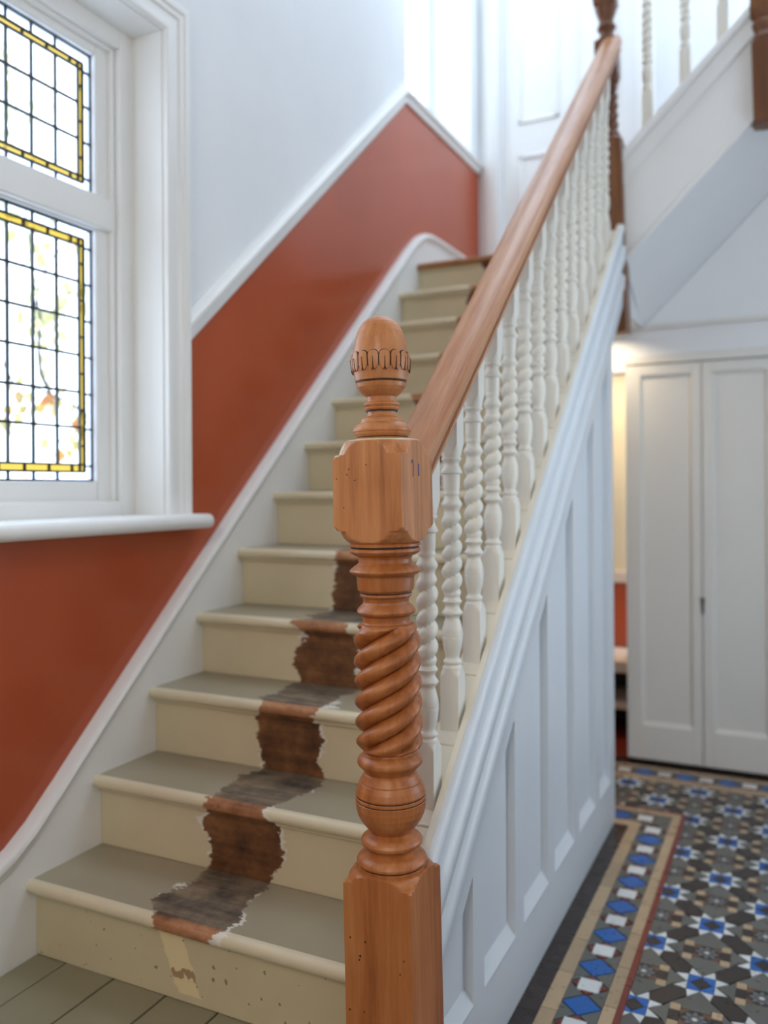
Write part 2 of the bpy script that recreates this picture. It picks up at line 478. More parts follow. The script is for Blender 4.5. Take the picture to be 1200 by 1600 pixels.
def leaded(parent, gz0, gz1, yb0, yb1, yt0, yt1, rows):
    """gz: glass edge, yb/yt: amber strip bottom/top, rows: z lines of inner field"""
    L = MB()
    hw = 0.0032
    YR, YRi, YE = 1.819, 1.801, 1.849
    YL, YLi, YE0 = 1.0405, 1.0585, 1.0105
    def hline(y0, y1, z, t=hw): L.box(GX - 0.004, GX + 0.004, y0, y1, z - t, z + t)
    def vline(y, z0, z1, t=hw): L.box(GX - 0.0039, GX + 0.0039, y - t, y + t, z0, z1)
    def pane(y0, y1, z0, z1, mat, nm):
        g = MB(); g.box(GX - 0.0015, GX + 0.0015, y0 + 0.0005, y1 - 0.0005, z0 + 0.0005, z1 - 0.0005)
        g.obj(nm, mat, parent)
    # inner field
    for i in range(9):
        for j in range(len(rows) - 1):
            pane(cols[i + 1], cols[i], rows[j], rows[j + 1], g_clear, 'glass_pane')
    for c in cols[1:-1]: vline(c, rows[0], rows[-1])
    for z in rows[1:-1]: hline(YLi, YRi, z)
    for z in (yb0, yb1, yt0, yt1): hline(YL, YR, z, 0.0028)
    for y in (YL, YLi, YRi, YR): vline(y, yb0, yt1, 0.0028)
    for z in (gz0, gz1): hline(YE0, YE, z)
    for y in (YE0, YE): vline(y, gz0, gz1)
    # amber strips
    mids = [YLi] + [(cols[k] + cols[k + 1]) / 2 + 0.012 for k in range(8, -1, -1)] + [YR]
    mids[0] = YL
    for k in range(len(mids) - 1):
        pane(mids[k], mids[k + 1], yb0, yb1, g_yellow, 'amber_pane')
        pane(mids[k], mids[k + 1], yt0, yt1, g_yellow, 'amber_pane')
        if k: vline(mids[k], yb0, yb1, 0.0026); vline(mids[k], yt0, yt1, 0.0026)
    zm = [yb1] + [(rows[k] + rows[k + 1]) / 2 for k in range(len(rows) - 1)] + [yt0]
    for k in range(len(zm) - 1):
        for a, b in ((YRi, YR), (YL, YLi)):
            pane(a, b, zm[k], zm[k + 1], g_yellow, 'amber_pane')
            if k: hline(a, b, zm[k], 0.0026)
    # pale outer border
    cb = [YL] + cols[::-1][1:-1] + [YR]
    for k in range(len(cb) - 1):
        pane(cb[k], cb[k + 1], gz0, yb0, g_border, 'border_pane')
        pane(cb[k], cb[k + 1], yt1, gz1, g_border, 'border_pane')
        if k: vline(cb[k], gz0, yb0, 0.0026); vline(cb[k], yt1, gz1, 0.0026)
    zb = [gz0] + [r - 0.004 for r in rows] + [gz1]
    for k in range(len(zb) - 1):
        for a, b in ((YR, YE), (YE0, YL)):
            pane(a, b, zb[k], zb[k + 1], g_border, 'border_pane')
            if k: hline(a, b, zb[k], 0.0026)
    L.obj('lead_came', lead, parent)
leaded(s_low, 1.148, 1.878, 1.173, 1.194, 1.827, 1.848, [1.194, 1.301, 1.403, 1.510, 1.615, 1.722, 1.827])
leaded(s_up, 1.989, 2.392, 2.012, 2.030, 2.340, 2.358, [2.030, 2.135, 2.240, 2.340])

# architrave: mitred profile round the opening
def arch_prof(t):   # t outward distance -> x height pairs
    return [(0.0, 0.0), (0.0, 0.018), (0.006, 0.022), (0.020, 0.022), (0.024, 0.017), (0.046, 0.019), (0.050, 0.026), (0.062, 0.028), (0.068, 0.034), (0.082, 0.036), (0.090, 0.030), (0.092, 0.0)]
P_ = arch_prof(0)
m = MB()
rings = []
for (y, z, dy, dz) in ((A1, 1.045, 1, 0), (A1, 2.49, 1, 1), (A0, 2.49, -1, 1), (A0, 1.045, -1, 0)):
    rings.append([(x, y + dy * t, z + dz * t) for t, x in P_])
m.loft(rings)
m.obj('architrave', white, win, smooth=35)
# sill board with rounded nose and rounded ends
m = MB()
ys = [(A0 - 0.16 + 0.0), A0 - 0.13, A1 + 0.115, A1 + 0.14]
def sill_ring(y, s):
    pts = []
    zc, hz = 1.024, 0.0215
    pts += [(-0.115, y, zc - hz), (-0.115, y, zc + hz)]
    for k in range(9):
        a = PI / 2 - k * PI / 8
        pts.append((0.066 * s + 0.022 * math.cos(a) * s, y, zc + hz * math.sin(a)))
    return pts
m.loft([sill_ring(ys[0], 0.55), sill_ring(ys[0] + 0.008, 0.85), sill_ring(ys[1], 1), sill_ring(ys[2], 1), sill_ring(ys[3] - 0.01, 0.93), sill_ring(ys[3] - 0.003, 0.75), sill_ring(ys[3], 0.5)])
m.obj('window_sill', white, win, smooth=50)

# ------------------------------------------------------------------ landing window
lw = empty('window_2', (-0.28, 4.2, 3.05), 'bright leaded landing window above the red dado', 'window', kind='structure')
m = MB(); frame_ring(m, 3.74, 4.65, 3.05, 4.4, 0.05, -0.31, -0.25); m.obj('frame', white, lw, bevel=0.004)
m = MB(); m.box(-0.30, -0.0, 3.72, 4.67, 3.035, 3.06); m.obj('window_sill', white, lw, bevel=0.006)
L = MB()
ycs = [3.79 + 0.09 * i for i in range(10)]; zcs = [3.10 + 0.125 * i for i in range(11)]
for y in ycs[1:-1]: L.box(-0.283, -0.277, y - 0.003, y + 0.003, 3.10, 4.35)
for z in zcs[1:-1]: L.box(-0.283, -0.277, 3.79, 4.60, z - 0.003, z + 0.003)
L.obj('lead_came', lead, lw)
for i in range(9):
    for j in range(10):
        g = MB(); g.box(-0.2815, -0.2785, ycs[i], ycs[i + 1], zcs[j], zcs[j + 1]); g.obj('glass_pane', g_clear, lw)

# ------------------------------------------------------------------ end wall of landing + door
DX0, DX1, DZ1 = 0.135, 0.90, LAND_Z + 2.02
m = MB()
m.box(0, DX0, 4.79, 4.95, CEIL - 5.2, CEIL); m.box(DX0, DX1, 4.79, 4.95, DZ1, CEIL); m.box(DX1, 2.7, 4.79, 4.95, LAND_Z - 0.3, CEIL)
m.box(DX0, DX1, 4.83, 4.95, LAND_Z - 0.3, LAND_Z)
tag(m.obj('wall_end', wall_white), 'bright white end wall of the upper landing', 'wall', kind='structure')
dr = empty('door_1', ((DX0 + DX1) / 2, 4.83, LAND_Z), 'white panelled door on the upper landing', 'door', kind='structure')
m = MB()
for a in ((0.03, DX0 - 0.012), (DX1 + 0.012, DX1 + 0.115)):
    m.box(a[0], a[1], 4.765, 4.80, LAND_Z, DZ1 + 0.10)
    m.box(a[0] + 0.02, a[1] - 0.02, 4.755, 4.765, LAND_Z, DZ1 + 0.09)
m.box(0.03, DX1 + 0.115, 4.765, 4.80, DZ1 + 0.012, DZ1 + 0.115)
m.obj('architrave', white, dr, bevel=0.005)
m = MB(); m.box(DX0, DX1, 4.845, 4.88, LAND_Z + 0.01, DZ1 - 0.004)
leafd = m.obj('door_leaf', white, dr, bevel=0.003)
for (a, b) in ((DX0 + 0.095, DX0 + 0.335), (DX0 + 0.43, DX0 + 0.67)):
    for (c, d) in ((LAND_Z + 0.25, LAND_Z + 0.86), (LAND_Z + 1.05, LAND_Z + 1.9)):
        m = MB(); frame_ring(m, 0, 1, 0, 1, 0.1, 0, 1); m = MB()
        m.box(a, b, 4.833, 4.846, c, c + 0.02); m.box(a, b, 4.833, 4.846, d - 0.02, d); m.box(a, a + 0.02, 4.833, 4.846, c, d); m.box(b - 0.02, b, 4.833, 4.846, c, d)
        m.obj('panel_moulding', white, leafd, bevel=0.004)

# ------------------------------------------------------------------ hall walls, ceilings, floors
m = MB(); m.box(2.62, 2.75, -2.2, 2.1, ZF, CEIL); m.box(2.62, 2.75, 3.1, 3.8, ZF, CEIL); m.box(2.62, 2.75, 4.7, 5.0, ZF, CEIL); m.box(2.62, 2.75, 3.8, 4.7, ZF, 3.15); m.box(2.62, 2.75, 3.8, 4.7, 4.7, CEIL); m.box(2.62, 2.75, 2.1, 3.1, ZF, 0.6); m.box(2.62, 2.75, 2.1, 3.1, 1.75, CEIL)  # both window openings are unseen, added to bring light in
tag(m.obj('wall_right', wall_white), 'white hall wall with unseen side and upper openings added for light', 'wall', kind='structure')
m = MB(); m.box(-0.3, 1.2, -2.3, -2.2, ZF, CEIL); m.box(1.2, 2.3, -2.3, -2.2, 3.2, CEIL); m.box(1.2, 2.3, -2.3, -2.2, ZF, 2.0); m.box(2.3, 2.75, -2.3, -2.2, ZF, CEIL)  # fanlight opening is assumed, unseen, sized for the hall light
tag(m.obj('wall_front', wall_white), 'white entrance wall with an assumed fanlight opening added for light', 'wall', kind='structure')
m = MB()
m.box(-0.3, 2.75, -2.2, 2.8, CEIL, CEIL + 0.1); m.box(-0.3, 2.75, 4.7, 5.0, CEIL, CEIL + 0.1)
m.box(-0.3, 0.2, 2.8, 4.7, CEIL, CEIL + 0.1); m.box(2.1, 2.75, 2.8, 4.7, CEIL, CEIL + 0.1)  # gap left as an assumed skylight, sized to brighten the landing
tag(m.obj('ceiling', wall_white), 'white upper ceiling with an assumed skylight opening, sized for light, over the landing', 'ceiling', kind='structure')
# hall back wall with doorway to the alcove, above and beside the cupboards
YB = 4.13
def zsoff(x): return 1.875 + 1.003 * (x - 1.05)
m = MB()
m.prism_y([(0.0, ZF), (0.52, ZF), (0.52, 1.668), (0.962, 1.668), (0.962, 1.87), (0.0, 1.87)], YB, YB + 0.10)
m.prism_y([(0.962, 1.70), (2.62, 1.70), (2.62, 3.2), (2.2, zsoff(2.2)), (1.05, 1.873), (0.962, 1.873)], YB - 0.004, YB + 0.10)
tag(m.obj('wall_back', wall_white), 'white hall wall above and left of the tall cupboards', 'wall', kind='structure')
m = MB(); m.box(0.95, 2.62, YB - 0.022, YB, 1.862, 1.88)
tag(m.obj('trim_3', cup_white, bevel=0.004), 'thin white moulding on the wall over the cupboards', 'moulding', kind='structure')
# landing slab, its underside is the passage ceiling
m = MB(); m.box(0.0, 1.035, 3.63, 4.79, 1.873, 1.93); m.box(0.0, 0.98, 3.83, 4.79, 1.93, LAND_Z - 0.03)
tag(m.obj('ceiling_passage', wall_white), 'white ceiling of the passage beneath the landing', 'ceiling', kind='structure')
m = MB(); m.box(0.03, 1.02, 3.80, 4.79, LAND_Z - 0.03, LAND_Z)
tag(m.obj('floor_landing', landing_wood), 'bare wooden floor of the landing', 'floor', kind='structure')

# hall floor slab (grout) and the tiles
m = MB(); m.box(0.0, 2.62, 3.34, 5.4, ZF - 0.1, ZF - 0.0035); m.box(0.0, 2.62, -2.2, 3.34, ZF - 0.1, ZF - 0.0035)
floor = tag(m.obj('floor', paint('grey_grout', (92, 86, 78), 0.8)), 'patterned Victorian tiled hall floor', 'floor', kind='structure')

def clip(poly, axis, v, keep_gt):
    out = []
    n = len(poly)
    for i in range(n):
        a, b = poly[i], poly[(i + 1) % n]
        ia = (a[axis] > v) == keep_gt; ib = (b[axis] > v) == keep_gt
        if ia: out.append(a)
        if ia != ib:
            t = (v - a[axis]) / (b[axis] - a[axis])
            out.append((a[0] + (b[0] - a[0]) * t, a[1] + (b[1] - a[1]) * t))
    return out
def area(p): return abs(sum(p[i][0] * p[(i + 1) % len(p)][1] - p[(i + 1) % len(p)][0] * p[i][1] for i in range(len(p)))) / 2
def shrink(poly, g=0.0007):
    cx = sum(p[0] for p in poly) / len(poly); cy = sum(p[1] for p in poly) / len(poly)
    out = []
    for a, b in poly:
        d = math.hypot(a - cx, b - cy); k = max(0.5, 1 - g * 1.5 / max(d, 1e-4))
        out.append((cx + (a - cx) * k, cy + (b - cy) * k))
    return out
TILE_MESH = {}
STUFF = {k: MB() for k in T}
def near(cx, cy): return cy > 1.95 and cx < 1.68
def put_tile(kind, name, poly, c, key=None, lift=0.0):
    """poly relative to centre c"""
    p = shrink(poly)
    if not near(c[0] , c[1]):
        STUFF[kind].prism_z([(a + c[0], b + c[1]) for a, b in p], ZF - 0.004, ZF + lift)
        return
    me = TILE_MESH.get(key) if key else None
    if me is None:
        mm = MB(); mm.prism_z(p, -0.004, lift)
        me = mm.mesh(name); me.materials.append(T[kind])
        if key: TILE_MESH[key] = me
    o = bpy.data.objects.new(name, me)
    link(o, floor, (c[0], c[1], ZF + random.uniform(-0.0002, 0.0003)))
AX, AY = 0.1457, 0.1634
SX, SY = 0.034, 0.037           # half of star square
def cell_pieces():
    ps = []
    ps.append(('dark', 'dark_tile', [(0, -SY * 0.78), (SX * 0.78, 0), (0, SY * 0.78), (-SX * 0.78, 0)], (0, 0)))
    for sx in (-1, 1):
        for sy in (-1, 1):
            ps.append(('blue', 'blue_tile', [(sx * SX, sy * SY), (0, sy * SY), (0, sy * SY * 0.8), (sx * SX * 0.8, 0), (sx * SX, 0)], (0, 0)))
            ps.append(('white', 'white_star_tile', [(0, sy * SY), (sx * SX, sy * SY), (sx * SX * 0.82, sy * 0.070)], (0, 0)))
            ps.append(('white', 'white_star_tile', [(sx * SX, 0), (sx * SX, sy * SY), (sx * 0.066, sy * SY * 0.82)], (0, 0)))
    # dark hexagons to the upper right and upper left neighbour
    for sx in (-1, 1):
        h = [(SX, SY), (SX * 0.82 + 0.004, 0.072), (AX - 0.066, AY - SY * 0.86), (AX - SX, AY - SY), (AX - SX * 0.86, AY - 0.070), (0.066, SY * 0.86)]
        ps.append(('dark', 'dark_tile', [(sx * a, b) for a, b in h], (0, 0)))
    # medallion group centred on (0, AY)
    q, qy, e, ey = 0.036, 0.034, 0.062, 0.052
    ps.append(('pattern', 'patterned_tile', [(-q, -qy), (q, -qy), (q, qy), (-q, qy)], (0, AY)))
    for sx in (-1, 1):
        for sy in (-1, 1):
            ps.append(('cream', 'buff_tile', [(sx * q, sy * 0.022), (sx * e, sy * 0.022), (sx * e, sy * ey), (sx * q, sy * ey)], (0, AY)))
        ps.append(('dark', 'dark_tile', [(sx * q, -0.022), (sx * e, -0.022), (sx * e, 0.022), (sx * q, 0.022)], (0, AY)))
        ps.append(('grey', 'grey_tile', [(sx * e, -ey), (sx * e, ey), (sx * (AX - 0.066 - 0.006), SY * 0.80), (sx * (AX - SX - 0.001), 0.0), (sx * (AX - 0.066 - 0.006), -SY * 0.80)], (0, AY)))
        ps.append(('grey', 'grey_tile', [(-e, sx * ey), (-q, sx * ey), (-q, sx * qy), (q, sx * qy), (q, sx * ey), (e, sx * ey), (SX * 0.8, sx * (AY - 0.072)), (0, sx * (AY - SY - 0.001)), (-SX * 0.8, sx * (AY - 0.072))], (0, AY)))
    return ps
PIECES = cell_pieces()
FX0, FYF = 1.2965, 3.875
for j in range(-8, 20):
    for i in range(-6, 10):
        if (i + j) % 2: continue
        sx, sy = 1.313 + AX * i, 2.184 + AY * j
        for pi, (kind, nm, poly, off) in enumerate(PIECES):
            cx, cy = sx + off[0], sy + off[1]
            for reg in (((0, FX0, True), (1, FYF, False), (0, 2.55, False), (1, 1.0, True)), ((0, FX0, False), (1, FYF, False), (1, 3.537, True), (0, 0.55, True))):
                p = [(a + cx, b + cy) for a, b in poly]
                full = True
                for ax, v, gt in reg:
                    if not all((t[ax] > v) == gt for t in p): full = False
                if full:
                    put_tile(kind, nm, poly, (cx, cy), key=(pi,))
                else:
                    for ax, v, gt in reg:
                        if len(p) > 2: p = clip(p, ax, v, gt)
                    if len(p) > 2 and area(p) > 2e-5:
                        put_tile(kind, nm, [(a - cx, b - cy) for a, b in p], (cx, cy))
# border runs
def strip(kind, name, x0, x1, y0, y1, step, along):
    a, b = (y0, y1) if along == 'y' else (x0, x1)
    n = max(1, round((b - a) / step))
    for k in range(n):
        u0, u1 = a + (b - a) * k / n, a + (b - a) * (k + 1) / n
        if along == 'y': r = (x0, x1, u0, u1)
        else: r = (u0, u1, y0, y1)
        cx, cy = (r[0] + r[1]) / 2, (r[2] + r[3]) / 2
        put_tile(kind, name, [(r[0] - cx, r[2] - cy), (r[1] - cx, r[2] - cy), (r[1] - cx, r[3] - cy), (r[0] - cx, r[3] - cy)], (cx, cy))
def band(along, fixed, starts, half, period):
    """blue diamonds alternate with white squares set in red; grey triangles fill the edges"""
    h = period / 4
    def tr(p): return p if along == 'y' else [(b, a) for a, b in p]
    def at(u): return (fixed, u) if along == 'y' else (u, fixed)
    for u in starts:
        put_tile('blue', 'blue_tile', tr([(0, -h), (half, 0), (0, h), (-half, 0)]), at(u), key=('bd', along))
        c = at(u + period / 2)
        wq = 0.0285
        put_tile('white', 'white_square_tile', [(-wq, -wq), (wq, -wq), (wq, wq), (-wq, wq)], c, key=('bw',), lift=0.0002)
        for s in (-1, 1):
            put_tile('red', 'red_tile', tr([(s * wq, -0.017), (s * half * 0.93, 0), (s * wq, 0.017)]), c, key=('br', along, s))
            put_tile('red', 'red_tile', tr([(-0.017, s * wq), (0, s * h), (0.017, s * wq)]), c, key=('br2', along, s))
            for uu in (u, u + period / 2):
                put_tile('grey', 'grey_tile', tr([(s * half, 0.004), (s * half, period / 2 - 0.004), (s * 0.006, period / 4)]), at(uu), key=('bg', along, s))
band('y', 1.196, [2.125 + 0.1838 * k for k in range(-6, 7)], 0.05, 0.1838)
strip('black', 'black_edge_tile', 1.052, 1.105, 1.0, 3.33, 0.118, 'y')
strip('cream', 'buff_strip_tile', 1.105, 1.146, 1.0, 3.33, 0.186, 'y')
strip('cream', 'buff_strip_tile', 1.247, 1.279, 1.0, 3.485, 0.186, 'y')
strip('red', 'red_strip_tile', 1.279, 1.296, 1.0, 3.517, 0.186, 'y')
band('x', 3.43, [1.06 - 0.1838 * k for k in range(0, 4)], 0.05, 0.1838)
strip('cream', 'buff_strip_tile', 0.5, 1.146, 3.33, 3.38, 0.186, 'x')
strip('cream', 'buff_strip_tile', 0.5, 1.279, 3.485, 3.517, 0.186, 'x')
strip('red', 'red_strip_tile', 0.5, 1.296, 3.517, 3.535, 0.186, 'x')
strip('grey', 'grey_tile', 1.19, 1.247, 3.40, 3.48, 0.2, 'y')
band('x', 3.985, [1.062 + 0.1775 * k for k in range(-3, 8)], 0.05, 0.1775)
strip('cream', 'buff_strip_tile', 0.5, 2.55, 3.877, 3.935, 0.186, 'x')
strip('cream', 'buff_strip_tile', 0.5, 2.55, 4.036, 4.072, 0.186, 'x')
strip('black', 'black_edge_tile', 0.5, 2.55, 4.074, 4.16, 0.186, 'x')
strip('red', 'red_tile', 0.5, 0.98, 4.165, 4.9, 0.15, 'y')
for k, s in STUFF.items():
    if s.v:
        o = s.obj(k + '_tiles_beyond', T[k], floor); o['kind'] = 'stuff'

# raised boarded floor at the foot of the stairs
m = MB(); m.box(0.0, 0.96, -2.2, 1.50, ZF, -0.022)
pf = tag(m.obj('floor_platform', dark_gap), 'grey painted boarded floor at the foot of the stairs', 'floor', kind='structure')
bx = [0.0305, 0.127, 0.276, 0.427, 0.569, 0.72, 0.865, 0.975]
for a, b in zip(bx[:-1], bx[1:]):
    m = MB(); m.box(a + 0.0022, b - 0.0022, -2.2, 1.474, -0.022, 0.0 + random.uniform(-0.001, 0.001)); m.obj('floorboard', grey_board, pf, bevel=0.0012, seg=1)
m = MB(); m.box(0.96, 0.975, -2.2, 1.36, ZF, -0.0225); m.obj('fascia', spandrel_white, pf)

# ------------------------------------------------------------------ staircase
st = empty('staircase', (0.5, 1.46, 0.0), 'painted straight staircase with a stripped bare wood strip up its middle', 'staircase')
XT0, XT1 = 0.03, 0.975
NT = 0.030                       # tread thickness
for n in range(1, 13):
    yn = Y1 + GOING * (n - 1)    # nosing front
    zt = RISE * n
    yr = yn + 0.030              # riser face
    m = MB(); m.box(XT0, XT1, yr, yr + 0.02, zt - RISE, zt - NT + 0.001)
    if n > 1: m.box(XT0, XT1, yr - 0.010, yr, zt - NT - 0.012, zt - NT)    # scotia
    else: m.box(XT0, XT1, yr - 0.007, yr, zt - NT - 0.008, zt - NT)
    m.obj('riser', riser0_mat if n == 1 else riser_mat, st, bevel=0.002, seg=1)
    if n < 12:
        m = MB(); m.box(XT0, XT1, yn + 0.012, yn + GOING + 0.048, zt - NT, zt)
        t = m.obj('tread', tread_mat, st)
    else:
        m = MB(); m.box(XT0, XT1, yn + 0.012, 3.81, zt - NT, zt); t = m.obj('tread', landing_wood, st)
    m = MB(); ring = []
    for k in range(13):
        a = PI / 2 + k * PI / 12
        ring.append((yn + 0.016 + 0.016 * math.cos(a), zt - NT / 2 + (NT / 2 + 0.0006) * math.sin(a)))
    ring = [(yn + 0.022, zt + 0.0006)] + ring + [(yn + 0.022, zt - NT)]
    m.prism_x(ring, XT0, XT1)
    m.obj('nosing', nosing_mat if n < 12 else landing_wood, t, smooth=40)
# wall string with moulded top edge, easing into skirting
def zstr(y):                    # top of wall string
    pts = [(-2.2, 0.20), (1.0, 0.20), (1.15, 0.206), (1.27, 0.224), (1.395, 0.274), (1.456, 0.316), (1.54, 0.389), (1.609, 0.452), (2.056, 0.85), (2.528, 1.262), (3.134, 1.785), (3.55, 2.145), (3.70, 2.272), (3.76, 2.318), (3.83, 2.366), (3.90, 2.398), (3.98, 2.412), (4.1, 2.416), (4.79, 2.416)]
    ya = np.array([p[0] for p in pts]); za = np.array([p[1] for p in pts])
    return float(np.interp(y, ya, za))
ysamp = [-2.19, 0.9, 1.0, 1.08, 1.15, 1.21, 1.27, 1.33, 1.395, 1.425, 1.456, 1.50, 1.54, 1.575, 1.609, 1.8, 2.056, 2.528, 3.134, 3.55, 3.70, 3.73, 3.76, 3.795, 3.83, 3.865, 3.90, 3.94, 3.98, 4.04, 4.1, 4.79]
def zlow(y): return max(-0.02, min(zstr(y) - 0.46, LAND_Z - 0.10))
m = MB()
m.loft([[(0.0, y, zlow(y)), (0.03, y, zlow(y)), (0.03, y, zstr(y) - 0.03), (0.0, y, zstr(y) - 0.03)] for y in ysamp])
m.obj('wall_string', white, st, smooth=30)
mp = [(0.0, -0.05), (0.030, -0.05), (0.034, -0.044), (0.034, -0.034), (0.040, -0.030), (0.044, -0.018), (0.040, -0.006), (0.030, 0.0), (0.0, 0.0)]
m = MB()
m.loft([[(x, y, zstr(y) + dz) for x, dz in mp] for y in ysamp])
m.obj('string_moulding', white, st, smooth=40)

# outer string: moulded board, stepped blocks that carry the balusters
BY0, BZ0, BDY, BDZ, XB = 1.607, 0.444, GOING * 2 / 3, RISE * 2 / 3, 1.0
NB = 14
def zcap(y): return 0.581 + SL * (y - 1.699)
sp = [(1.030, -0.34), (1.030, 0.0), (1.050, 0.002), (1.058, -0.006), (1.060, -0.022), (1.052, -0.034), (1.053, -0.085), (1.062, -0.094), (1.066, -0.110), (1.063, -0.142), (1.052, -0.158), (1.040, -0.172), (1.038, -0.196), (1.054, -0.208), (1.060, -0.222), (1.058, -0.262), (1.052, -0.276), (1.050, -0.34)]
m = MB()
m.loft([[(x, y, zcap(y) + dz) for x, dz in sp] for y in (1.49, 3.585)])
m.obj('outer_string', spandrel_white, st, smooth=45)
m = MB()
m.prism_x([(1.49, zcap(1.49) - 0.36), (3.585, zcap(3.585) - 0.36), (3.585, zcap(3.585) - 0.02), (1.49, zcap(1.49) - 0.02)], 0.97, 1.030)
m.obj('string_core', old_cream, st)
m = MB()
m.loft([[(x, y, zcap(y) + dz) for x, dz in ((1.030, -0.150), (1.0575, -0.152), (1.0535, -0.160), (1.0415, -0.173), (1.0395, -0.195), (1.030, -0.197))] for y in (1.495, 3.58)])
m.obj('string_cove', old_cream, st, smooth=40)
m = MB()
m.loft([[(x, y, zcap(y) + dz) for x, dz in ((1.0285, -0.012), (1.0285, 0.003), (1.042, 0.0045), (1.042, -0.012))] for y in (1.495, 3.583)])
m.obj('string_fillet', old_cream, st, smooth=40)
for k in range(NB + 1):
    ya = BY0 + BDY * k - 0.05; yb = ya + BDY; za = BZ0 + BDZ * k
    if k == NB: yb = 3.585
    m = MB(); m.prism_x([(max(ya, 1.50), za - 0.16), (yb, za - 0.16), (yb, za), (max(ya, 1.50), za)], 0.962, 1.0295)
    m.obj('baluster_block', old_cream, st, bevel=0.002, seg=1)

# ------------------------------------------------------------------ spandrel panelling
m = MB()
def ztop(y): return zcap(y) - 0.30
m.prism_x([(1.50, ZF), (YEND, ZF), (YEND, ztop(YEND)), (1.50, ztop(1.50))], 0.985, 1.027)
spw = tag(m.obj('wall_spandrel', spandrel_white), 'white panelled wall enclosing the space under the stairs', 'wall', kind='structure')
ZL = -0.012
panels = [(1.55, 1.736), (1.807, 2.046), (2.118, 2.366), (2.431, 2.679), (2.741, 2.998), (3.063, 3.262)]
m = MB(); m.box(1.027, XS, 1.50, YEND, ZF, ZL)
m.obj('bottom_rail', spandrel_white, spw)
edges = [1.50] + [v for p in panels for v in p] + [YEND]
for k in range(0, len(edges), 2):
    a, b = edges[k], edges[k + 1]
    m = MB(); m.prism_x([(a, ZL), (b, ZL), (b, zcap(b) - 0.30), (a, zcap(a) - 0.30)], 1.027, XS)
    m.obj('stile', spandrel_white, spw)
for a, b in panels:
    m = MB(); m.prism_x([(a, zcap(a) - 0.33), (b, zcap(b) - 0.33), (b, zcap(b) - 0.30), (a, zcap(a) - 0.30)], 1.027, XS - 0.0005)
    m.obj('top_rail', spandrel_white, spw)
    m = MB(); m.prism_y([(1.026, ZL - 0.001), (XS, ZL - 0.001), (XS, ZL + 0.003), (1.027, ZL + 0.038)], a, b)
    m.obj('panel_ledge', spandrel_white, spw)
    m = MB(); m.prism_x([(a + 0.006, ZL + 0.03), (b - 0.006, ZL + 0.03), (b - 0.006, zcap(b - 0.006) - 0.34), (a + 0.006, zcap(a + 0.006) - 0.34)], 1.0265, 1.0285)
    m.obj('panel', spandrel_white, spw)
m = MB(); m.box(0.03, 0.985, YEND - 0.08, YEND, ZF, 1.60); m.box(0.985, XS, YEND - 0.0, YEND + 0.018, ZF, 1.80)
m.obj('end_boarding', spandrel_white, spw)

# ------------------------------------------------------------------ newel posts
def zpx(p): return 1.122 - (p - 763) / 828
def interp(tab):
    za = np.array([t[0] for t in tab][::-1]); ra = np.array([t[1] for t in tab][::-1])
    if za[0] > za[-1]: za = za[::-1]; ra = ra[::-1]
    return lambda z: np.interp(z, za, ra)
def zlist(tab, step):
    zs = sorted(t[0] for t in tab)
    out = [zs[0]]
    for a, b in zip(zs[:-1], zs[1:]):
        n = max(1, int(math.ceil((b - a) / step)))
        out += [a + (b - a) * (k + 1) / n for k in range(n)]
    return out
def smooth_tab(tab, sub=5):
    """rounds a turned profile with Catmull-Rom between close points"""
    return tab

FIN = [(493.6, 0.5), (494.4, 7), (496.5, 14), (500, 21), (505, 27), (511, 31.5), (520, 36), (532, 39.5), (545, 41.8), (556, 42.6), (559, 43)]
CUP = [(559, 43), (561, 45.4), (568, 45), (577, 44), (588, 42), (596, 40.6), (597, 38.5), (599, 38.5), (600, 39.6), (606, 38.0), (612, 34), (617, 29), (620, 25), (621, 23)]
NECK = [(621, 23), (627, 22.4), (629, 23.5), (631, 27.5), (633.5, 29), (636, 27.6), (637.5, 26.6), (639, 27.4), (641, 26.5), (642.5, 24), (644, 22.4), (648, 22.2), (651, 23.5), (654, 29), (655, 32), (658, 33.5), (661, 34), (662, 36.5), (665, 41), (669, 44.5), (672, 46), (675, 45.8), (676.3, 44.2), (677.6, 45.2), (680, 44), (683, 40.5), (684.5, 39), (686, 41.5), (688, 42)]
def fillet_part(root, name, tab, mat, nth=96, step=0.0012, sq=None, tw=None, c=(0, 0), scale=828.0, zf=zpx, sm=38, off=0.0):
    tb = [(zf(p), r / scale) for p, r in tab]
    R = interp(tb)
    zs = zlist(tb, step)
    def rf(th, z):
        r = np.full_like(th, float(R(z)))
        if tw:
            n, ph, amp, z0, z1 = tw
            e = min(1.0, max(0, (z - z0) / 0.012), max(0, (z1 - z) / 0.012))
            s = np.abs(np.sin((n * th - 2 * PI * z / ph) / 2))
            r = r * (1 - amp * e * (1 - s ** 0.62))
        if sq: r = np.minimum(r, sqr(th, sq))
        return r
    m = MB(); m.loft([[(a + c[0], b + c[1], z + off) for a, b, z in ring] for ring in polar(zs, rf, nth)])
    return m
newel_base_z = ZF
NX, NY = 1.0125, 1.43
nw = empty('newel_post', (NX, NY, newel_base_z), 'stripped pine newel post with acorn finial and barley twist shaft', 'newel post')
WL = WLOC[nw.name]
def npart(name, tab, mat, parent=nw, sm=38, **kw):
    m = fillet_part(None, name, tab, mat, c=(NX, NY), **kw)
    return m.obj(name, mat, parent, smooth=sm)
fin = npart('acorn_finial', FIN, pine_light, sm=60)
cup = npart('acorn_cup', CUP, pine_light, parent=fin)
npart('turned_neck', NECK, pine_light)
H = 0.0702
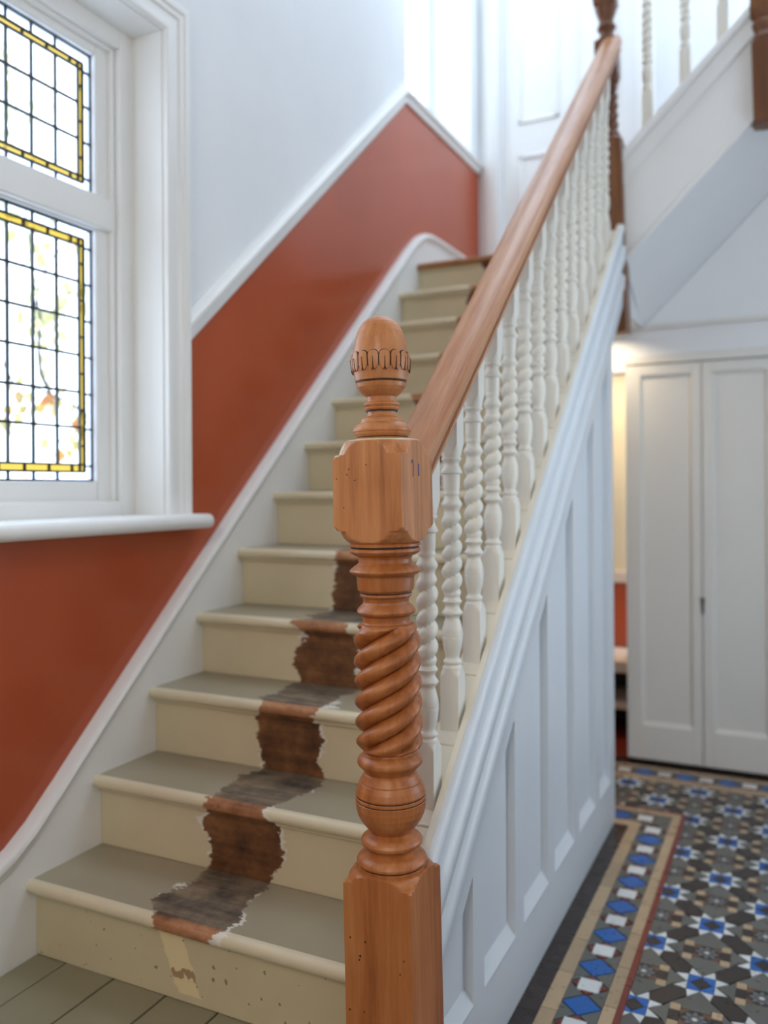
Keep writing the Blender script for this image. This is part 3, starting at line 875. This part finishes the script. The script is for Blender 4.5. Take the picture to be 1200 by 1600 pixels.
blk = npart('block', [(688, 48), (689, 56), (692, 60), (700, 65), (708, 68), (711.5, 69), (712, 76), (716, 79), (719, 84), (722, 100), (818, 100), (821, 84), (824, 79), (828, 76), (828.6, 69), (833, 68), (840, 64), (845, 59), (848, 54)], pine_block, sq=H, sm=32, step=0.002, nth=128)
npart('upper_turning', [(848, 54), (850, 56), (853, 56), (854.5, 52), (855.6, 52), (857, 55.4), (861, 56), (864, 53.5), (867, 48), (869, 43), (873, 41.5), (879, 42), (881, 44), (885, 49.5), (889, 54.5), (891.5, 56.2), (894, 55), (897, 50.5), (898.5, 47), (901, 45.4), (916, 44.6), (921, 44), (923.5, 41.2), (925.5, 39.4), (927, 40.4), (930, 40.8), (932, 39), (934, 36.5), (939, 35.4), (943, 37), (947, 41.5), (951, 45), (954, 46.4), (957, 45.2), (960, 41), (962, 37.4), (967, 36.6), (971, 36.8), (973, 38)], pine)
npart('twist_shaft', [(973, 38), (975, 44), (979, 49), (985, 51.5), (1000, 52.2), (1150, 53), (1160, 51.5), (1166, 48.5), (1170, 43), (1172, 38)], pine, tw=(4, 127 / 828 / 4 * 1.0, 0.36, zpx(1172), zpx(974)), nth=192, step=0.0011, sm=70)
npart('vase_turning', [(1172, 38), (1174, 39), (1177, 44), (1181, 48.5), (1184, 50.4), (1188, 51), (1191, 50), (1195, 46), (1199, 42.4), (1202, 40), (1204, 39.4), (1206, 41.5), (1212, 45), (1217, 48), (1217.8, 47), (1219, 48.6), (1227, 52.4), (1236, 54.8), (1238, 54.2), (1239.4, 52.8), (1241, 54.6), (1244.5, 54.8), (1246, 53.2), (1247.4, 55), (1258, 54.2), (1267, 52), (1277, 47), (1285, 41.2), (1291, 36), (1294, 33), (1296, 32.4), (1298, 35), (1301, 41), (1305, 46), (1309, 48.2), (1313, 47.4), (1316, 44), (1319, 40), (1322, 37.4), (1325, 37), (1327, 40), (1330, 47), (1334, 53), (1338, 55), (1341, 54.8), (1342.6, 53), (1344, 50.6), (1345.6, 52), (1349, 52)], pine)
HB = 0.0685
npart('square_base', [(1349, 52), (1350, 60), (1354, 66), (1358, 68.5), (1361, 69.5), (1361.6, 76), (1364, 80), (1367, 100), (1600, 100), (1843, 100)], pine, sq=HB, sm=32, step=0.004, nth=128)
# residue lines in the turned grooves
for p, r in ((598, 39.3), (642.8, 24.8), (684.6, 40), (855.1, 53.3), (925.6, 40.2), (1239.5, 53.6), (1246.1, 54.0), (1343.8, 51.6)):
    m = fillet_part(None, 'groove', [(p - 1.1, r), (p + 1.1, r)], groove_and_shade_mat, c=(NX, NY)); m.obj('groove_line', groove_and_shade_mat, nw, smooth=60)
# carved leaves round the acorn cup
NLF = 16
for k in range(NLF):
    a0 = 2 * PI * (k + 0.5) / NLF
    hwid = PI / NLF * 0.86
    m = MB(); outer = []; inner = []
    pts = []
    for q in range(13):
        u = q / 12; ang = PI * u
        pts.append((-math.cos(ang) * hwid, 560.0 - 6.5 * math.sin(ang)))
    pts += [(hwid * 1.0, 575), (hwid * 0.5, 582), (-hwid * 0.5, 582), (-hwid * 1.0, 575)]
    def rc(p): return np.interp(p, [552, 559, 561, 568, 577, 588], [42.4, 45.2, 45.6, 45.2, 44.2, 42.2])
    for du, p in pts:
        e = 1.4 * (1 - (abs(du) / hwid) ** 2)
        r = (rc(p) + 1.4 + e) / 828
        outer.append((NX + r * math.cos(a0 + du), NY + r * math.sin(a0 + du), zpx(p)))
        r2 = (rc(p) - 3.5) / 828
        inner.append((NX + r2 * math.cos(a0 + du), NY + r2 * math.sin(a0 + du), zpx(p)))
    cen = (NX + (rc(566) + 2.8) / 828 * math.cos(a0), NY + (rc(566) + 2.8) / 828 * math.sin(a0), zpx(566))
    n = len(pts)
    m.add(outer + inner + [cen], [(i, (i + 1) % n, 2 * n) for i in range(n)] + [(i, n + i, n + (i + 1) % n, (i + 1) % n) for i in range(n)])
    m.obj('carved_leaf', pine_light, cup, smooth=50)
    # slit between leaves with a forked foot, and the vein of the leaf
    m = MB()
    for da, p0, p1, fork in ((PI / NLF, 561, 577, 0), (0.0, 563.5, 580, 1)):
        def sl(aa, wa, pa, wb, pb, ab=None):
            ab = aa if ab is None else ab
            quad = []
            for an, p in ((aa - wa, pa), (aa + wa, pa), (ab + wb, pb), (ab - wb, pb)):
                r = (rc(p) + (3.1 if fork else 1.2)) / 828
                quad.append((NX + r * math.cos(an), NY + r * math.sin(an), zpx(p)))
            quad2 = [(NX + (x - NX) * 0.97, NY + (y - NY) * 0.97, z) for x, y, z in quad]
            m.add(quad + quad2, [(0, 1, 2, 3), (0, 4, 5, 1), (1, 5, 6, 2), (2, 6, 7, 3), (3, 7, 4, 0)])
        sl(a0 + da, 0.008, p0, 0.018, p1)
        if fork:
            sl(a0 + da, 0.018, p1, 0.010, p1 + 3.5, a0 + da - 0.045); sl(a0 + da, 0.018, p1, 0.010, p1 + 3.5, a0 + da + 0.045)
    m.obj('carved_slit', groove_and_shade_mat, cup)
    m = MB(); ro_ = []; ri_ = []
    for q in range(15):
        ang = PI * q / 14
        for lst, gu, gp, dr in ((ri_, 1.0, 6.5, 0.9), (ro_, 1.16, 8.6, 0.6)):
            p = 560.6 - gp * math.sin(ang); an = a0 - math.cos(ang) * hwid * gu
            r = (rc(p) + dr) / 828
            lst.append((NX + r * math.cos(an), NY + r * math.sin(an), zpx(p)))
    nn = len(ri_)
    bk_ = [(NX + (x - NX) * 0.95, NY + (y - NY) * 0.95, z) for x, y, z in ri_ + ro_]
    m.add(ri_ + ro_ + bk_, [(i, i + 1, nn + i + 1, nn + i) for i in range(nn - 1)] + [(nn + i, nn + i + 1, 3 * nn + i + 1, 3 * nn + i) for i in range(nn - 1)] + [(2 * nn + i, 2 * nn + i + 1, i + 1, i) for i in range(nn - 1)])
    m.obj('painted_arch_shade', groove_and_shade_mat, cup)  # dark arc strip paints the shade just outside each leaf top
# worm holes and pencil marks
def on_front(px_dx, p, h, r=0.0011):     # disc on the face towards the camera (-y)
    m = MB(); z = zpx(p)
    ring = [(NX + px_dx + r * math.cos(q * PI / 4), NY - h - 0.0004, z + r * 1.3 * math.sin(q * PI / 4)) for q in range(8)]
    ring2 = [(a, b + 0.001, c) for a, b, c in ring]
    m.loft([ring, ring2]); m.obj('wormhole', groove_and_shade_mat, nw)
for dx, p in ((-0.062, 748), (-0.040, 742), (-0.036, 734), (-0.024, 751), (0.000, 728), (-0.048, 792)): on_front(dx, p, H)
for dx, p, r in ((-0.056, 1445, .0016), (-0.025, 1447, .0017), (-0.036, 1470, .002), (-0.038, 1476, .0016), (0.044, 1483, .0014), (-0.060, 1555, .0016), (-0.03, 1553, .0014), (0.052, 1462, .0013), (-0.01, 1590, .0012)): on_front(dx, p, HB, r)
m = MB()
def stroke(y0, p0, y1, p1, wd=0.0014):
    xx = NX + H
    m.add([(xx + 0.0005, NY + y0 - wd, zpx(p0)), (xx + 0.0005, NY + y0 + wd, zpx(p0)), (xx + 0.0005, NY + y1 + wd, zpx(p1)), (xx + 0.0005, NY + y1 - wd, zpx(p1)),
           (xx - 0.0008, NY + y0 - wd, zpx(p0)), (xx - 0.0008, NY + y0 + wd, zpx(p0)), (xx - 0.0008, NY + y1 + wd, zpx(p1)), (xx - 0.0008, NY + y1 - wd, zpx(p1))],
          [(0, 1, 2, 3), (0, 4, 5, 1), (1, 5, 6, 2), (2, 6, 7, 3), (3, 7, 4, 0)])
stroke(-0.028, 727, -0.021, 721); stroke(-0.021, 721, -0.018, 729); stroke(-0.018, 729, -0.020, 747)
m.obj('pencil_mark', mark_blue, nw)
m = MB(); stroke(0.006, 727, 0.006, 746, 0.0022)
m.obj('pencil_mark', mark_blue, nw)
nw.rotation_euler = (0, -0.019, 0)

# landing newel (same family, longer drop)
def zid(z): return z
def post(name, cx, cy, zb, label, segs, lean=0.0, grp=None):
    root = empty(name, (cx, cy, zb), label, 'newel post', grp)
    for nm, tab, sq, tw in segs:
        tab = [(z, r) for z, r in tab]
        m = fillet_part(None, nm, tab, pine_dark, c=(cx, cy), scale=1.0, zf=zid, sq=sq, tw=tw, nth=96, step=0.003)
        m.obj(nm, pine_dark, root, smooth=36)
    root.rotation_euler = (0, lean, 0)
    return root
hU = 0.053
def upper_segs(z0):
    # z0: pendant foot; squared drop, twist, block, neck, second block
    return [('square_drop', [(z0, 0.045), (z0 + 0.004, 0.062), (z0 + 0.012, 0.1), (z0 + 0.80, 0.1), (z0 + 0.825, 0.058), (z0 + 0.835, 0.05)], hU, None),
            ('twist_shaft', [(z0 + 0.835, 0.03), (z0 + 0.84, 0.04), (z0 + 0.85, 0.043), (z0 + 0.86, 0.036), (z0 + 0.87, 0.039), (z0 + 1.06, 0.039), (z0 + 1.065, 0.034), (z0 + 1.075, 0.045), (z0 + 1.085, 0.045)], None, (3, 0.04, 0.3, z0 + 0.86, z0 + 1.07)),
            ('block', [(z0 + 1.085, 0.045), (z0 + 1.10, 0.06), (z0 + 1.115, 0.1), (z0 + 1.235, 0.1), (z0 + 1.25, 0.058), (z0 + 1.26, 0.045)], 0.046, None),
            ('turned_neck', [(z0 + 1.26, 0.040), (z0 + 1.275, 0.030), (z0 + 1.295, 0.029), (z0 + 1.305, 0.038), (z0 + 1.315, 0.040), (z0 + 1.325, 0.034), (z0 + 1.345, 0.031), (z0 + 1.36, 0.036), (z0 + 1.39, 0.046), (z0 + 1.40, 0.046)], None, None),
            ('upper_block', [(z0 + 1.40, 0.046), (z0 + 1.41, 0.06), (z0 + 1.425, 0.1), (z0 + 1.66, 0.1), (z0 + 1.68, 0.058)], 0.046, None),
            ('acorn_finial', [(z0 + 1.68, 0.03), (z0 + 1.69, 0.04), (z0 + 1.71, 0.025), (z0 + 1.75, 0.04), (z0 + 1.80, 0.038), (z0 + 1.84, 0.02), (z0 + 1.85, 0.002)], None, None)]
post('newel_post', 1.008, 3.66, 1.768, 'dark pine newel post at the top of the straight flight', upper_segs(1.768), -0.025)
z2 = 2.545
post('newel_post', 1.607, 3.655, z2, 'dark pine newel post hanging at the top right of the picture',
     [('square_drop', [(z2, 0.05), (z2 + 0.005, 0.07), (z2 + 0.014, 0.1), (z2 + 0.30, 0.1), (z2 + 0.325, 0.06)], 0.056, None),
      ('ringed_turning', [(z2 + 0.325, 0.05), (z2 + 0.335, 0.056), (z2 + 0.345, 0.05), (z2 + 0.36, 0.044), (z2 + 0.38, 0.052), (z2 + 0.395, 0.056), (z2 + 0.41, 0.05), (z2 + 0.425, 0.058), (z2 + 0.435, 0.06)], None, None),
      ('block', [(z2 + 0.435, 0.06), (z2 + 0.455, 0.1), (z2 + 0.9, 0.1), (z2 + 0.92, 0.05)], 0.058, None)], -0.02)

# ------------------------------------------------------------------ balustrade of the main flight
def zrail(y): return pitch(y)
BLEN = pitch(BY0) + 0.872 - BZ0
def baluster_mesh(top):
    h = 0.0215
    tab = [(0, 0.05), (0.136, 0.05), (0.142, 0.029), (0.150, 0.0235), (0.157, 0.022), (0.1575, 0.019), (0.162, 0.0172), (0.166, 0.0205), (0.170, 0.0208), (0.174, 0.017), (0.178, 0.0155), (0.186, 0.017), (0.200, 0.0205), (0.222, 0.0235), (0.2225, 0.0228), (0.224, 0.0235), (0.2245, 0.0228), (0.226, 0.0236), (0.240, 0.0225), (0.256, 0.018), (0.264, 0.0155), (0.268, 0.0165), (0.274, 0.0225), (0.277, 0.0235), (0.281, 0.0205), (0.287, 0.0165), (0.294, 0.0160), (0.298, 0.0200), (0.302, 0.0215), (0.306, 0.0190), (0.311, 0.0165), (0.316, 0.0180), (0.326, 0.0205), (0.486, 0.0205), (0.496, 0.0180), (0.501, 0.0165), (0.506, 0.0175), (0.514, 0.0225), (0.518, 0.0235), (0.522, 0.0215), (0.530, 0.0170), (0.536, 0.0160), (0.539, 0.0180), (0.542, 0.0180), (0.546, 0.0170), (0.555, 0.0185), (0.584, 0.0190), (0.586, 0.0235), (0.590, 0.0245), (0.598, 0.0195), (0.606, 0.0165), (0.612, 0.0180), (0.615, 0.0220), (0.620, 0.0225), (0.621, 0.0205), (0.627, 0.0220), (0.632, 0.0225), (0.640, 0.0260), (0.652, 0.0310), (0.660, 0.05), (top, 0.05)]
    R = interp(tab)
    zs = zlist(tab, 0.0042)
    z0, z1, p = 0.316, 0.497, 0.0365
    def rf(th, z):
        r = np.full_like(th, float(R(z)))
        if z0 < z < z1:
            e = min(1, (z - z0) / 0.012, (z1 - z) / 0.012)
            s = np.abs(np.sin((th - 2 * PI * z / p) / 2))
            r = r * (1 - 0.46 * e * (1 - s ** 0.75)) * (1 + 0.13 * e)
        return np.minimum(r, sqr(th, h))
    m = MB(); m.loft(polar(zs, rf, 40))
    me = m.mesh('baluster', smooth=50); me.materials.append(bal_white)
    return me
bal = empty('balustrade', (XB, BY0, BZ0), 'pine handrail on white barley twist balusters along the stairs', 'balustrade')
bme = baluster_mesh(BLEN)
for k in range(NB):
    o = bpy.data.objects.new('baluster', bme)
    link(o, bal, (XB, BY0 + BDY * k, BZ0 + BDZ * k))
# handrail: rounded top, groove and lower fillet
rp = [(-0.033, 0.846), (0.033, 0.846), (0.0345, 0.858), (0.031, 0.860), (0.019, 0.862), (0.019, 0.871), (0.0345, 0.874), (0.036, 0.882), (0.0345, 0.898), (0.030, 0.912), (0.020, 0.923), (0.008, 0.928), (-0.008, 0.928), (-0.020, 0.923), (-0.030, 0.912), (-0.0345, 0.898), (-0.036, 0.882), (-0.0345, 0.874), (-0.019, 0.871), (-0.019, 0.862), (-0.031, 0.860), (-0.0345, 0.858)]
m = MB()
m.loft([[(XB + x * 1.22, y, pitch(y) + 0.866 + (dz - 0.846) * 0.98) for x, dz in rp] for y in (1.45, 2.2, 2.9, 3.635)])
m.obj('handrail', rail_wood, bal, smooth=40)

# ------------------------------------------------------------------ upper flight
uf = empty('upper_flight', (1.3, 3.7, 2.2), 'white string and soffit of the upper stair flight over the cupboards', 'staircase')
S2 = 0.985
def zt2(x): return 2.602 + S2 * (x - 1.111)
def zb2(x): return 2.088 + S2 * (x - 1.061)
x0, x1 = 1.04, 1.60
m = MB(); m.prism_y([(x0, zb2(x0)), (x1, zb2(x1)), (x1, zt2(x1) - 0.03), (x0, zt2(x0) - 0.03)], 3.655, 3.70)
m.obj('string', white, uf)
m = MB(); m.prism_y([(x0, zt2(x0) - 0.045), (x1, zt2(x1) - 0.045), (x1, zt2(x1)), (x0, zt2(x0))], 3.625, 3.715)
m.obj('string_capping', white, uf, bevel=0.008)
m = MB(); m.prism_y([(x0, zt2(x0) - 0.135), (x1, zt2(x1) - 0.135), (x1, zt2(x1) - 0.045), (x0, zt2(x0) - 0.045)], 3.643, 3.655)
m.obj('upper_fascia', white, uf, bevel=0.004)
m = MB(); m.prism_y([(x0, zb2(x0) - 0.004), (x1, zb2(x1) - 0.004), (x1, zb2(x1) + 0.02), (x0, zb2(x0) + 0.02)], 3.645, 3.655)
m.obj('bottom_bead', white, uf, bevel=0.004)
m = MB()
nseg = 8
top_a = [(1.030 + (2.2 - 1.030) * k / nseg, 3.66) for k in range(nseg + 1)]
fr_ = []; bk = []
for k in range(nseg + 1):
    xx = 1.045 + (2.2 - 1.045) * k / nseg
    fr_.append((xx, 3.66, zb2(xx))); bk.append((xx, 4.135, zsoff(xx)))
fs = []
vs = fr_ + bk + [(a, b, c + 0.06) for a, b, c in fr_ + bk]
n = nseg + 1
for k in range(nseg):
    fs += [(k, k + 1, n + k + 1, n + k), (2 * n + k, 3 * n + k, 3 * n + k + 1, 2 * n + k + 1), (k, 2 * n + k, 2 * n + k + 1, k + 1), (n + k, n + k + 1, 3 * n + k + 1, 3 * n + k)]
fs += [(0, n, 3 * n, 2 * n), (nseg, 2 * n + nseg, 3 * n + nseg, n + nseg)]
m.add(vs, fs)
m.add([(1.034, 3.68, 1.872), (1.048, 4.135, 1.872), (1.046, 4.135, 2.1), (1.046, 3.68, 2.1)], [(0, 1, 2, 3)])
m.obj('soffit', wall_white, uf)
for k in range(3):
    m = MB(); m.box(1.02 + 0.188 * k, 1.02 + 0.188 * (k + 1) + 0.03, 3.70, 4.79, LAND_Z + RISE * (k + 1) - 0.07, LAND_Z + RISE * (k + 1))
    m.obj('step', tread_mat, uf)
m = MB(); m.box(1.61, 2.615, 3.70, 4.785, LAND_Z + 3 * RISE + 0.02, LAND_Z + 4 * RISE + 0.02)
m.obj('upper_floor', wall_white, uf)
ub = empty('balustrade', (1.14, 3.67, 2.632), 'three white twist balusters on the upper flight against a bright wall', 'balustrade')
bme2 = baluster_mesh(0.84)
for bxx, bzz in ((1.142, 2.630), (1.292, 2.775), (1.436, 2.92)):
    o = bpy.data.objects.new('baluster', bme2); link(o, ub, (bxx, 3.67, bzz - 0.004))
m = MB(); m.loft([[(xx, 3.67 + a, zt2(xx) + 0.02 + b) for a, b in rp] for xx in (1.05, 1.58)])
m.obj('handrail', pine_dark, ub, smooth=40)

# ------------------------------------------------------------------ tall cupboards
cb = empty('tall_cupboard', (1.65, 4.3, ZF), 'row of tall white panelled cupboard doors at the end of the hall', 'cupboard')
m = MB(); m.box(0.962, 2.62, 4.145, 4.75, -0.165, 1.70); m.box(0.985, 2.62, 4.17, 4.75, ZF, -0.165)
m.obj('carcass', cup_white, cb)
m = MB(); m.box(0.962, 2.62, 4.118, 4.145, 1.699, 1.74)
m.obj('header_rail', cup_white, cb, bevel=0.003)
edges_c = [0.9625, 1.3055, 1.6485, 1.9915, 2.335]
for k in range(4):
    a, b = edges_c[k] + 0.0022, edges_c[k + 1] - 0.0022
    zb, zt = -0.168, 1.692
    px0, px1, pz0, pz1 = a + 0.068, b - 0.042, -0.006, 1.645
    if k % 2: px0, px1 = a + 0.042, b - 0.068
    yf = 4.12
    m = MB()
    m.box(a, px0, yf, yf + 0.022, zb, zt); m.box(px1, b, yf, yf + 0.022, zb, zt)
    m.box(px0, px1, yf, yf + 0.022, zb, pz0); m.box(px0, px1, yf, yf + 0.022, pz1, zt)
    d = m.obj('door', cup_white, cb, bevel=0.002)
    m = MB(); m.box(px0 - 0.002, px1 + 0.002, yf + 0.013, yf + 0.02, pz0 - 0.002, pz1 + 0.002); m.obj('door_panel', cup_white, d)
    m = MB()
    for q in ((px0, px0 + 0.013, pz0, pz1), (px1 - 0.013, px1, pz0, pz1)): m.prism_z([(q[0], yf + 0.014), (q[1], yf + 0.014), (q[0] if q[0] == px0 else q[1], yf + 0.003)], q[2], q[3])
    m.prism_x([(yf + 0.014, pz0), (yf + 0.014, pz0 + 0.018), (yf + 0.003, pz0)], px0, px1)
    m.prism_x([(yf + 0.014, pz1), (yf + 0.014, pz1 - 0.018), (yf + 0.003, pz1)], px0, px1)
    m.obj('panel_moulding', cup_white, d)
    if k in (0, 2):
        hx = b + 0.0022
        m = MB()
        m.loft([[(hx + s * r * math.cos(t), yf - 0.012 * (1 if r > 0.004 else 0.3) * math.sin(t), z) for t in [PI * q / 8 for q in range(9)]] for z, r, s in ((0.607, 0.011, 1), (0.600, 0.010, 1), (0.575, 0.0075, 1), (0.548, 0.006, 1), (0.528, 0.003, 1))])
        m.obj('cup_pull', steel, d, smooth=50)

# ------------------------------------------------------------------ alcove seen past the cupboards
m = MB(); m.box(0.0, 1.0, 4.92, 5.0, ZF, 1.873)
wa = tag(m.obj('wall_alcove', cream_wall), 'cream alcove wall seen through the narrow gap beside the cupboards', 'wall', kind='structure')
m = MB(); m.box(0.0, 0.98, 4.912, 4.92, ZF, 0.575); o = m.obj('painted_dado', red_wall, wa)
m = MB(); m.box(0.0, 0.98, 4.885, 4.92, 0.575, 0.64); m.obj('dado_rail', shelf_mat, wa, bevel=0.006)
bn = empty('shoe_bench', (0.6, 4.65, ZF), 'pale painted bench with a low shelf in the alcove', 'bench')
m = MB(); m.box(0.25, 0.955, 4.48, 4.88, 0.15, 0.21); m.obj('seat', shelf_mat, bn, bevel=0.004)
m = MB(); m.box(0.27, 0.945, 4.52, 4.87, -0.05, -0.012); m.obj('shelf', shelf_mat, bn, bevel=0.003)
for a in (0.27, 0.92):
    m = MB(); m.box(a, a + 0.03, 4.50, 4.88, ZF, 0.15); m.obj('end_panel', shelf_mat, bn)
m = MB(); m.box(0.30, 0.92, 4.86, 4.88, -0.18, 0.15); m.obj('back_panel', paint('dark_olive_back', (52, 50, 36), 0.7), bn)

# ------------------------------------------------------------------ lamps in the passage and alcove
def downlight(name, loc, energy, label, colr=(1.0, 0.80, 0.56), size=0.07):
    root = empty(name, loc, label, 'lamp', 'recessed ceiling downlights')
    m = MB()
    ro, ri = 0.042, 0.033
    n = 24
    rings = [[(loc[0] + r * math.cos(2 * PI * q / n), loc[1] + r * math.sin(2 * PI * q / n), loc[2] + z) for q in range(n)] for r, z in ((ri, 0.0), (ri, -0.004), (ro, -0.004), (ro, 0.0))]
    m.loft(rings); m.obj('bezel', steel, root, smooth=40)
    em = bpy.data.materials.get('warm_lamp') or bpy.data.materials.new('warm_lamp')
    em.use_nodes = True
    bs = em.node_tree.nodes['Principled BSDF']
    bs.inputs['Emission Color'].default_value = colr + (1,); bs.inputs['Emission Strength'].default_value = 1.5
    m = MB(); m.prism_z([(loc[0] + ri * math.cos(2 * PI * q / n), loc[1] + ri * math.sin(2 * PI * q / n)) for q in range(n)], loc[2] - 0.003, loc[2] - 0.001)
    m.obj('lens', em, root)
    l = bpy.data.lights.new(name + '_light', 'AREA'); l.shape = 'DISK'; l.size = size; l.energy = energy; l.color = colr; l.spread = math.radians(150)
    o = bpy.data.objects.new(name + '_light', l); COL.objects.link(o); o.parent = root; o.location = (0, 0, -0.008)
downlight('ceiling_downlight', (0.88, 3.97, 1.873), 0.42, 'round recessed downlight in the passage ceiling under the landing')
downlight('ceiling_downlight', (0.70, 4.62, 1.873), 0.9, 'round recessed downlight in the alcove ceiling beyond the passage')

# assumed, unseen hall pendant lamp behind the viewer, placed for warm front light
PL = (1.45, -1.0, 2.25)
pl = empty('assumed_pendant_lamp', PL, 'assumed frosted globe pendant lamp, unseen, hanging in the entrance hall for warm front light', 'lamp')
m = MB(); m.tube([(PL[0], PL[1], PL[2] + 0.12), (PL[0], PL[1], 4.98)], 0.004, 8); m.obj('flex', dark_gap, pl)
m = MB(); m.tube([(PL[0], PL[1], PL[2] + 0.095), (PL[0], PL[1], PL[2] + 0.15)], 0.03, 16); m.obj('lampholder', steel, pl, smooth=40)
m = MB(); m.loft([[(PL[0] + 0.1 * math.sin(a) * math.cos(2 * PI * q / 24), PL[1] + 0.1 * math.sin(a) * math.sin(2 * PI * q / 24), PL[2] + 0.1 * math.cos(a)) for q in range(24)] for a in [0.3 + (PI - 0.32) * k / 14 for k in range(15)]])
gm, gnt, gbs = new_mat('warm_globe_glass')
gbs.inputs['Base Color'].default_value = (0.9, 0.85, 0.75, 1); gbs.inputs['Emission Color'].default_value = (1.0, 0.78, 0.52, 1); gbs.inputs['Emission Strength'].default_value = 21.0
m.obj('globe_shade', gm, pl, smooth=60)

# ------------------------------------------------------------------ tree outside the stair window
tr = empty('garden_tree', (-1.02, 3.2, ZF - 0.4), 'slender garden tree with yellowing autumn leaves outside the leaded window', 'tree')
br = MB()
twigs2 = [[(2.70, 1.36), (2.618, 1.415), (2.564, 1.449), (2.483, 1.493), (2.449, 1.482), (2.415, 1.494), (2.387, 1.507), (2.336, 1.513), (2.25, 1.529), (2.178, 1.514)],
          [(2.439, 1.49), (2.383, 1.577), (2.379, 1.663), (2.375, 1.753), (2.356, 1.802), (2.376, 1.935), (2.453, 2.054), (2.52, 2.122), (2.56, 2.4)],
          [(2.36, 1.51), (2.321, 1.419), (2.263, 1.411), (2.211, 1.422), (2.12, 1.43)],
          [(2.618, 1.415), (2.558, 1.364), (2.477, 1.331), (2.447, 1.306)],
          [(2.251, 1.529), (2.213, 1.589), (2.16, 1.70), (2.15, 1.95), (2.20, 2.20), (2.219, 2.42), (2.263, 2.523), (2.322, 2.566), (2.426, 2.706), (2.525, 2.8)],
          [(2.263, 2.523), (2.244, 2.677), (2.274, 2.836)],
          [(2.375, 1.753), (2.327, 1.949), (2.299, 2.188), (2.33, 2.4)],
          [(2.375, 1.753), (2.468, 1.853), (2.535, 1.931), (2.6, 1.98)]]
twigs = [[(-0.95 - 0.02 * (k % 3) + 0.015 * math.sin(3 * q), y, z) for q, (y, z) in enumerate(t)] for k, t in enumerate(twigs2)]
for k, t in enumerate(twigs):
    br.tube(t, [0.0085 * (1 - 0.75 * q / len(t)) * (1.0 if k < 2 else 0.6) for q in range(len(t))], 6)
br.tube([(-1.02, 3.2, ZF - 0.4), (-1.0, 3.0, 0.6), (-0.95, 2.70, 1.36)], [0.03, 0.02, 0.007], 8)
br.obj('branch', bark, tr, smooth=60)
lm = []
for k in range(4):
    mm = MB()
    prof_ = [(0, 0), (0.010, 0.008), (0.016, 0.022), (0.013, 0.036), (0.0, 0.056), (-0.013, 0.036), (-0.016, 0.022), (-0.010, 0.008)]
    top = [(0.004 * abs(a) / 0.016, a, b) for a, b in prof_]
    bot = [(x - 0.0008, a, b) for x, a, b in top]
    mm.loft([top, bot]); me = mm.mesh('leaf'); me.materials.append(leaf_mats[k]); lm.append(me)
rl = random.Random(5)
for k in range(190):
    t = rl.choice(twigs); q = rl.randrange(len(t) - 1); u = rl.random()
    p = Vector(t[q]).lerp(Vector(t[q + 1]), u)
    p += Vector((rl.uniform(-0.05, 0.05), rl.uniform(-0.07, 0.07), rl.uniform(-0.08, 0.05)))
    low = p.z < 1.56
    o = bpy.data.objects.new('leaf', lm[rl.choice([1, 1, 0, 3]) if low and rl.random() < 0.6 else rl.choice([0, 2, 2])])
    link(o, tr, tuple(p))
    o.rotation_euler = (rl.uniform(2.0, 4.3), rl.uniform(-0.5, 0.5), rl.uniform(-0.7, 0.7))
    s = rl.uniform(0.7, 1.25); o.scale = (s, s, s)
